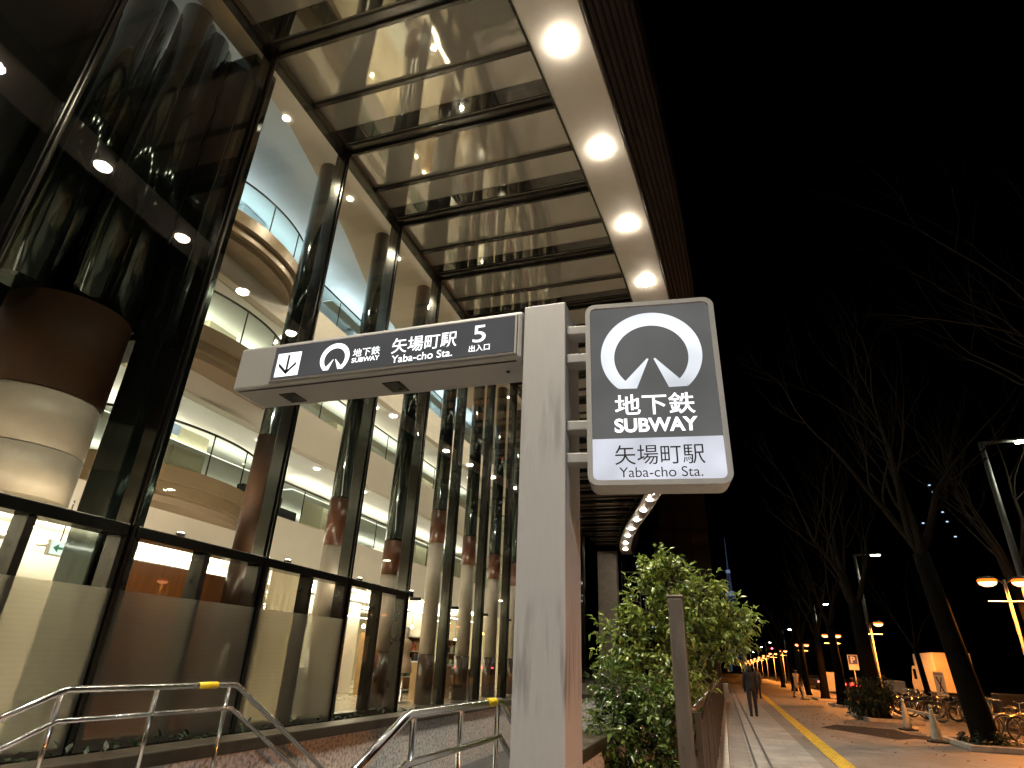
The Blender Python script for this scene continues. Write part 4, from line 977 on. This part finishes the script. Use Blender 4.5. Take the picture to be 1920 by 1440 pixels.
# ================================================================== STREET FURNITURE
def cone():
    t = thing('traffic_cone', (0,0,0), 'x', 'traffic cone', 'pale traffic cones along the tree pits')
    MB().box(-.21,-.21,.0,.21,.21,.05).build('base', 'black', t, world=False, bevel=.02)
    MB().lathe((0,0,.05), [(.15,0),(.135,.05),(.045,.72),(.035,.74)], 20).build('body', 'cone', t, world=False)
    MB().lathe((0,0,.05), [(.112,.22),(.088,.38)], 20, cap=False).build('band', 'conestripe', t, world=False)
    MB().tube([(0,0,.79),(0,0,.83),(0,.0,.90)], [.03,.045,.02], 10).build('tip', 'cone', t, world=False); return t
cn = cone()
for i, (x, y, l) in enumerate([(5.22,20.9,'pale traffic cone closest to the nearest thick trunk'),(5.45,24.8,'pale traffic cone standing alone between the first two trees'),(5.3,33.3,'grimy traffic cone just past the round hedge'),(4.75,46.4,'small traffic cone near the person in pale clothes')]):
    if i == 0: cn.location = (x,y,0); cn['label'] = l
    else: dup(cn, (x,y,0), .3*i, l)
g = None
t = thing('barrier_bar', (6.6, 23.5, 0), 'low pale plank barrier lying behind the traffic cones', 'barrier'); MB().box(5.75,22.6,.50,5.85,26.6,.58).build('bar', 'cone', t); MB().tube([(5.8,22.8,0),(5.8,22.8,.5)], .03, 6).build('leg', 'cone', t); MB().tube([(5.8,26.4,0),(5.8,26.4,.5)], .03, 6).build('leg', 'cone', t)
def bicycle():
    t = thing('bicycle', (0,0,0), 'x', 'bicycle', 'bicycles parked between the trees')
    for s in (-1, 1):
        g = MB(); n = 22
        for (R, r, nm, m) in ((.32,.022,'tyre','tyre'),):
            path = [(s*.52+R*math.cos(2*PI*k/n), 0, .34+R*math.sin(2*PI*k/n)) for k in range(n+1)]; g.tube(path, r, 6, caps=False)
        w = g.build('wheel', 'tyre', t, world=False)
        path = [(s*.52+.29*math.cos(2*PI*k/n), 0, .34+.29*math.sin(2*PI*k/n)) for k in range(n+1)]
        g = MB().tube(path, .010, 5, caps=False)
        for k in range(9): a = PI*k/9; g.tube([(s*.52-.29*math.cos(a),0,.34-.29*math.sin(a)),(s*.52+.29*math.cos(a),0,.34+.29*math.sin(a))], .003, 3, caps=False)
        g.build('rim', 'chrome', w, world=False)
        g = MB(); path = [(s*.52+.355*math.cos(math.radians(a)), 0, .34+.355*math.sin(math.radians(a))) for a in range(20, 161, 14)]; g.tube(path, .018, 5); g.build('mudguard', 'chrome', t, world=False)
    g = MB(); bb, seat_, head, hd2 = (-.05,0,.30), (-.20,0,.72), (.36,0,.78), (.40,0,.62)
    for a, b in ((bb,seat_),(bb,hd2),((-.18,0,.60),hd2),((-.52,0,.34),bb),((-.52,0,.34),(-.19,0,.66)),(head,(.43,0,.55)),((.43,0,.55),(.52,0,.34))): g.tube([a,b], .017, 6)
    g.build('frame', 'bike_paint2', t, world=False)
    g = MB(); g.tube([(.36,0,.78),(.33,0,1.0)], .014, 6); g.tube([(.16,-.28,1.0),(.30,-.24,1.04),(.33,0,1.0),(.30,.24,1.04),(.16,.28,1.0)], .013, 6); g.build('handlebar', 'chrome', t, world=False)
    MB().lathe((-.22,0,.80), [(.03,-.08),(.10,.0),(.09,.05),(.02,.07)], 12).build('saddle', 'black', t, world=False)
    g = MB()
    for z in (.72, .88): g.tube([(.46,-.16,z),(.78,-.16,z),(.78,.16,z),(.46,.16,z),(.46,-.16,z)], .007, 4)
    for x, y in ((.46,-.16),(.78,-.16),(.78,.16),(.46,.16),(.62,-.16),(.62,.16)): g.tube([(x,y,.72),(x,y,.88)], .005, 4)
    g.build('basket', 'chrome', t, world=False); return t
bk = bicycle(); rb = random.Random(2)
spots = [(7.9,34.6),(8.1,33.7),(8.0,32.9),(8.2,35.4),(8.3,31.8),(8.2,31.0),(8.3,30.1),(8.0,24.0),(8.15,23.2),(8.1,22.4),(8.2,24.9),(8.25,21.6),(8.1,36.3)]
for i, (x, y) in enumerate(spots):
    near = y < 27
    lab = 'bicycle in the dark cluster right of the nearest trunk' if near else 'bicycle in the tangled row in front of the truck'
    rz = rb.uniform(-.35,.35)+PI*rb.randint(0,1)
    gr = 'bicycles parked right of the nearest trunk' if near else 'bicycles parked in front of the truck'
    if i == 0: bk.location = (x,y,0); bk.rotation_euler = (0,0,rz); bk['label'] = lab; bk['group'] = gr
    else: dup(bk, (x,y,0), rz, lab, gr)
# parking sign
t = thing('parking_sign', (8.25,48.6,0), 'blue parking sign over an orange lit plate on a leaning pole', 'sign')
MB().tube([(0,0,0),(0,0,2.75)], .035, 8).build('pole', 'white_sign', t, world=False)
p = MB().box(-.30,-.06,2.15,.30,-.04,2.75).build('parking_panel', 'blue_sign', t, world=False)
MB().add([(-.30,-.062,2.15),(.30,-.062,2.15),(.30,-.062,2.75),(-.30,-.062,2.75),(-.265,-.062,2.185),(.265,-.062,2.185),(.265,-.062,2.715),(-.265,-.062,2.715)],[(0,1,5,4),(1,2,6,5),(2,3,7,6),(3,0,4,7)]).build('border', 'white_sign', p, world=False)
text_mesh(p, 'lettering', 'P', 'white_sign', -.13, 2.26, .27, .38, -.062, .03)
MB().box(-.30,-.06,1.84,.30,-.04,2.14).build('lower_plate', 'white_sign', t, world=False)
# upright board with a black cross stroke
t = thing('crossed_board', (8.72,32.6,0), 'narrow white board with a black X on a pole before the truck', 'sign')
MB().tube([(0,.04,0),(0,.04,1.6)], .03, 8).build('pole', 'pole', t, world=False)
p = MB().box(-.19,-.02,.78,.19,.01,1.80).build('panel', 'white_sign', t, world=False, bevel=.005)
g = MB(); g.obox((0,-.024,1.30),(.045,.004,.66)); g2 = MB()
g2.add([(-.12,-.024,1.60),(-.075,-.024,1.62),(.12,-.024,1.00),(.07,-.024,.99)],[(0,1,2,3)]); g2.add([(.065,-.025,1.60),(.10,-.025,1.58),(-.055,-.025,1.00),(-.09,-.025,1.02)],[(0,1,2,3)])
g2.box(-.16,-.024,1.70,.16,-.021,1.73); g2.box(-.16,-.024,.84,.16,-.021,.87)
g2.build('cross_mark', 'ink', p, world=False)
def noticeboard(loc, w, h, z, label):
    t = thing('notice_board', loc, label, 'board')
    MB().box(-w/2,-.03,z,w/2,.03,z+h).build('panel', 'board', t, world=False, bevel=.01)
    for s in (-1, 1): MB().tube([(s*w*.38,0.05,0),(s*w*.38,0.05,z+.1)], .03, 6).build('leg', 'pole', t, world=False)
    return t
noticeboard((6.75,48.5,0), .80, 1.15, .50, 'pale upright board beside the third tree')
noticeboard((8.5,39.5,0), .95, .80, .55, 'dim pale board between the hedge and the parking sign')
# litter bag and utility boxes
t = thing('utility_box', (-.1+.1,36.6,0), 'low pale box at the far end of the fence', 'box'); MB().box(-.15,-.15,0,.15,.15,.9).build('body', 'kerb', t, world=False, bevel=.02)
t = thing('utility_cabinet', (9.6,28.0,0), 'dark roadside cabinet behind the narrow crossed board', 'cabinet'); MB().box(-.5,-.35,0,.5,.35,1.15).build('body', 'far_dark', t, world=False, bevel=.03); MB().box(-.45,-.36,.08,-.02,-.352,1.05).build('door', 'far_dark', t, world=False)

# ================================================================== VEHICLES
tk = thing('box_truck', (12.9,48,0), 'pale box truck parked at the kerb behind the bicycles', 'truck')
MB().box(11.95,45.0,.80,13.95,49.2,2.95).build('cargo_box', 'truckbox', tk, bevel=.03)
MB().box(12.1,45.1,.58,13.8,50.6,.79).build('chassis', 'black', tk)
MB().prism([(0,0),(0,0)], 0, 0) if False else None
g = MB(); g.add([(12.05,49.25,.6),(13.85,49.25,.6),(13.85,51.0,.6),(12.05,51.0,.6),(12.05,49.25,2.25),(13.85,49.25,2.25),(13.85,50.3,2.25),(12.05,50.3,2.25),(12.05,51.0,1.35),(13.85,51.0,1.35)],
   [(0,3,2,1),(4,5,6,7),(0,1,5,4),(2,3,8,9),(8,7,6,9),(1,2,9,6,5),(3,0,4,7,8)]); g.build('cab', 'truckbox', tk, bevel=.03)
MB().box(12.03,49.5,1.45,12.045,50.2,2.05).build('window', 'carglass', tk)
MB().box(12.0,44.975,2.0,13.9,44.995,2.9).build('rear_door', 'truckbox', tk)
for y in (46.2, 50.2):
    for x in (12.05, 13.65):
        g = MB().tube([(x,y,.42),(x+.24,y,.42)], .41, 20); w = g.build('wheel', 'tyre', tk); MB().tube([(x-.01,y,.42),(x+.25,y,.42)], .22, 16).build('rim', 'pole', w)
for x in (12.15, 13.65): MB().box(x,44.96,.62,x+.2,44.99,.74).build('tail_lamp', 'cone', tk)
def car(body):
    t = thing('car', (0,0,0), 'x', 'car', 'cars on the road with red tail lights')
    prof = [(-2.1,.35),(2.1,.35),(2.15,.62),(2.0,.86),(1.1,.95),(.5,1.42),(-1.1,1.45),(-1.85,1.0),(-2.15,.92)]
    g = MB(); n = len(prof); g.add([(x,y,z) for x in (-.84,.84) for y, z in prof], [tuple(range(n)), tuple(range(2*n-1,n-1,-1))]+[(i,(i+1)%n,(i+1)%n+n,i+n) for i in range(n)])
    g.build('body', body, t, world=False, bevel=.06)
    g = MB(); g.box(-.72,-1.62,1.05,.72,-1.40,1.36); g.build('rear_window', 'carglass', t, world=False)
    for s in (-1, 1):
        MB().box(s*.845-.008,-1.0,1.0,s*.845+.008,.7,1.34).build('side_window', 'carglass', t, world=False)
        MB().box(s*.66-.16,-2.19,.72,s*.66+.16,-2.13,.88).build('tail_light', 'taillight', t, world=False)
        for y in (-1.3, 1.35): MB().tube([(s*.78-.09,y,.32),(s*.78+.09,y,.32)], .32, 18).build('wheel', 'tyre', t, world=False)
    return t
c1 = car('carpaint')
for i, (x, y, l) in enumerate([(11.6,66,'dark car with red tail lights behind the parking sign'),(10.4,74,'dark car with red tail lights between the boards and the orange clad walker'),(9.7,86,'small far car with red tail lights just beside the walker in pale clothes'),(11.0,112,'distant car with red tail lights further up the road')]):
    if i == 0: c1.location = (x,y,-.12); c1['label'] = l
    else: dup(c1, (x,y,-.12), 0, l)
t = thing('traffic_signal', (9.6,118,0), 'far traffic signal showing red above the road', 'traffic light')
MB().tube([(0,0,0),(0,0,5.2)], .08, 8).build('pole', 'pole', t, world=False); MB().tube([(0,0,5.0),(-1.6,0,5.1)], .05, 6).build('arm', 'pole', t, world=False)
h = MB().box(-2.5,-.12,4.85,-1.3,.12,5.25).build('signal_head', 'black', t, world=False); MB().lathe((-1.5,-.13,5.05), [(.01,-.14),(.14,0),(.01,.14)], 12).build('red_light', 'signal_red', h, world=False)

# ================================================================== PEOPLE
def skinned(name, verts, edges, radii, m, parent, lev=2):
    me = bpy.data.meshes.new(name); me.from_pydata(verts, edges, []); me.update()
    o = bpy.data.objects.new(name, me); C.objects.link(o)
    sk = o.modifiers.new('skin', 'SKIN'); sk.use_smooth_shade = True
    for i, r in enumerate(radii):
        v = me.skin_vertices[0].data[i]; v.radius = (r, r) if not isinstance(r, tuple) else r
    me.skin_vertices[0].data[0].use_root = True
    ss = o.modifiers.new('sub', 'SUBSURF'); ss.levels = lev; ss.render_levels = lev
    bpy.context.view_layer.update()
    m2 = bpy.data.meshes.new_from_object(o.evaluated_get(bpy.context.evaluated_depsgraph_get()))
    o.modifiers.clear(); o.data = m2; bpy.data.meshes.remove(me)
    m2.materials.clear(); m2.materials.append(M[m]); m2.polygons.foreach_set('use_smooth', [True]*len(m2.polygons))
    o.parent = parent; return o
def person(loc, rz, label, top, legs, stride=.22, long_coat=False, group=None, hood=False, s=1.0):
    """standing height 1.70, faces +y before turning"""
    t = thing('person', loc, label, 'person', group, rz); t.scale = (s, s, s)
    V = [(0,0,.95),(0,.01,1.12),(0,.02,1.30),(0,.01,1.44),(0,.03,1.52),(0,.045,1.60),(0,.05,1.70)]
    E = [(0,1),(1,2),(2,3),(3,4),(4,5),(5,6)]; R = [(.155,.115),(.145,.105),(.175,.115),(.10,.08),(.052,.055),(.083,.098),(.065,.07)]
    def chain(start, pts, rr):
        prev = start
        for p, r in zip(pts, rr): V.append(p); R.append(r); E.append((prev, len(V)-1)); prev = len(V)-1
        return prev
    for q in (-1, 1):
        sw = q*stride
        chain(3, [(q*.17,0,1.42),(q*.215,-sw*.35,1.16),(q*.215,-sw*.55+.06,.93),(q*.21,-sw*.6+.09,.84),(q*.205,-sw*.6+.11,.77)], [.068,.05,.038,.034,.018])
        chain(0, [(q*.095,0,.90),(q*.10,sw*.45,.50),(q*.10,sw*.75-(.06 if sw < 0 else 0),.09),(q*.10,sw*.75+.10,.045)], [.108,.078,.054,.04])
    body = skinned('body', V, E, R, legs, t)
    # upper clothing over the torso and arms
    V, E, R = [(0,0,.80 if not long_coat else .55),(0,.0,.98),(0,.01,1.12),(0,.02,1.30),(0,.01,1.45)], [(0,1),(1,2),(2,3),(3,4)], [(.195,.155),(.18,.14),(.165,.128),(.195,.138),(.11,.095)]
    for q in (-1, 1):
        sw = q*stride; chain(4, [(q*.175,0,1.425),(q*.22,-sw*.35,1.16),(q*.22,-sw*.55+.06,.93),(q*.213,-sw*.58+.08,.88)], [.085,.066,.053,.048])
    skinned('jacket', V, E, R, top, t)
    if hood: skinned('hood', [(0,-.03,1.46),(0,-.02,1.58),(0,.0,1.70)], [(0,1),(1,2)], [(.12,.10),(.115,.12),(.085,.095)], top, t)
    else: skinned('hair', [(0,-.02,1.56),(0,.0,1.645),(0,.03,1.72)], [(0,1),(1,2)], [(.075,.06),(.098,.10),(.06,.07)], 'hair', t)
    skinned('head', [(0,.05,1.52),(0,.06,1.60),(0,.055,1.68)], [(0,1),(1,2)], [(.045,.05),(.078,.088),(.06,.07)], 'skin', t)
    g = MB()
    for q in (-1, 1): g.obox((q*.10, q*stride*.75+.06-(.06 if q*stride < 0 else 0), .035), (.095,.27,.07))
    g.build('shoes', 'black', t, world=False, bevel=.02)
    return t
person((.92,26.9,0), .05, 'person in dark hooded jacket and dark trousers walking away beside the fence', 'cloth_dark', 'cloth_dark', .12, hood=True, s=1.02)
person((4.66,49.3,0), -.9, 'person in a pale coat walking across the orange lit pavement', 'cloth_orange', 'cloth_grey', .34, True)
for i, (x, y, l) in enumerate([(1.9,44.0,'dim walker in grey clothes right of the hooded person'),(2.3,52,'faint far walker in grey clothes down the pavement')]):
    person((x,y,0), .1*i-.1, l, 'cloth_grey', 'cloth_dark', .2, group='far walkers on the pavement')

# ================================================================== FAR BUILDINGS AND TOWER
t = thing('brown_tower_block', (-5,88,0), 'dark brown gridded tower block rising behind the shrub', 'building')
MB().box(-6.2,80,0,-.3,96,46).build('wall', 'brick_dark', t)
g = MB()
for k in range(1, 18): g.box(-6.25,79.9,k*2.5,-.25,79.995,k*2.5+.12)
g.build('floor_band', 'far_dark', t)
for x in (-4.4,-2.4): MB().box(x,79.86,0,x+.18,79.99,46).build('pilaster', 'far_dark', t)
t = thing('dark_glass_block', (-9,76,0), 'dark glass fronted building with pale mullions just past the store', 'building')
MB().box(-10.2,72,0,-6.3,79.8,30).build('wall', 'far_dark', t)
g = MB(); g.quad((-10.1,71.9,.2),(-6.4,71.9,.2),(-6.4,71.9,29),(-10.1,71.9,29)); g.build('glass_front', 'blueglass', t)
for z in (3.2, 7.0, 11.2, 14.5): MB().box(-10.2,71.7,z,-6.3,71.88,z+.12).build('spandrel', 'pole', t)
for x in (-8.2,): MB().box(x,71.7,0,x+.1,71.88,30).build('mullion', 'pole', t)
for i, (x, z) in enumerate(((-8.4,11.9),(-7.6,12.6),(-9.4,8.6),(-7.2,5.4),(-8.9,2.4))): MB().box(x,71.85,z,x+.3,71.89,z+.10).build('lit_lamp', 'far_window', t)
t = thing('concrete_pier', (-11.2,69,0), 'pale concrete pier closing the far end of the glass canopy', 'pillar')
MB().box(-12.3,68.4,0,-10.2,69.6,13.1).build('shaft', 'concrete', t, bevel=.03); MB().box(-12.4,68.3,0,-10.1,69.7,.8).build('base', 'granite', t)
tw = thing('tv_tower', (14.5,700,0), 'slim broadcasting tower lit blue far down the street', 'tower')
g = MB()
for a in range(4):
    q = PI/4+a*PI/2; g.tube([(14.5+10*math.cos(q),700+10*math.sin(q),0),(14.5+3.4*math.cos(q),700+3.4*math.sin(q),62),(14.5+1.5*math.cos(q),700+1.5*math.sin(q),95)], [1.2,.8,.5], 6)
for k in range(12):
    z = 6+k*7.5; r = max(1.6, 10-.105*z)
    P = [(14.5+r*math.cos(PI/4+a*PI/2),700+r*math.sin(PI/4+a*PI/2),z) for a in range(5)]; g.tube(P, .35, 4)
    P2 = [(14.5+r*math.cos(PI/4+(a+k)*PI/2),700+r*math.sin(PI/4+(a+k)*PI/2),z+(a%2)*7) for a in range(5)]; g.tube(P2, .3, 4)
g.build('lattice', 'tower_lit', tw)
MB().box(10.5,696,72,18.5,704,76).build('deck', 'tower_white', tw); MB().tube([(14.5,700,95),(14.5,700,98)], 2.2, 8).build('upper_deck', 'tower_white', tw)
MB().tube([(14.5,700,95),(14.5,700,132)], [.8,.2], 6).build('mast', 'tower_lit', tw)
t = thing('far_tower_block', (125,405,0), 'dark far tower block with a few bluish lit windows beyond the trees', 'building')
MB().box(112,400,0,140,425,112).build('wall', 'far_dark', t)
rw = random.Random(5)
for (x, z) in ((125,104),(127.5,92),(128,88),(129,82.5),(117,82),(118,77),(131,74),(126,100)):
    MB().box(x,399.7,z,x+1.1,399.95,z+.6).build('lit_window', 'far_window', t)
for k in range(6): MB().box(114,399.8,84+k*4.4,139,399.96,85.6+k*4.4).build('window', 'carglass', t)
t = thing('far_block', (40,260,0), 'dark distant block closing the view across the road', 'building')
MB().box(28,250,0,70,290,26).build('wall', 'far_dark', t)
MB().box(43,249.8,4,43.8,249.95,4.6).build('lit_window', 'far_window', t)
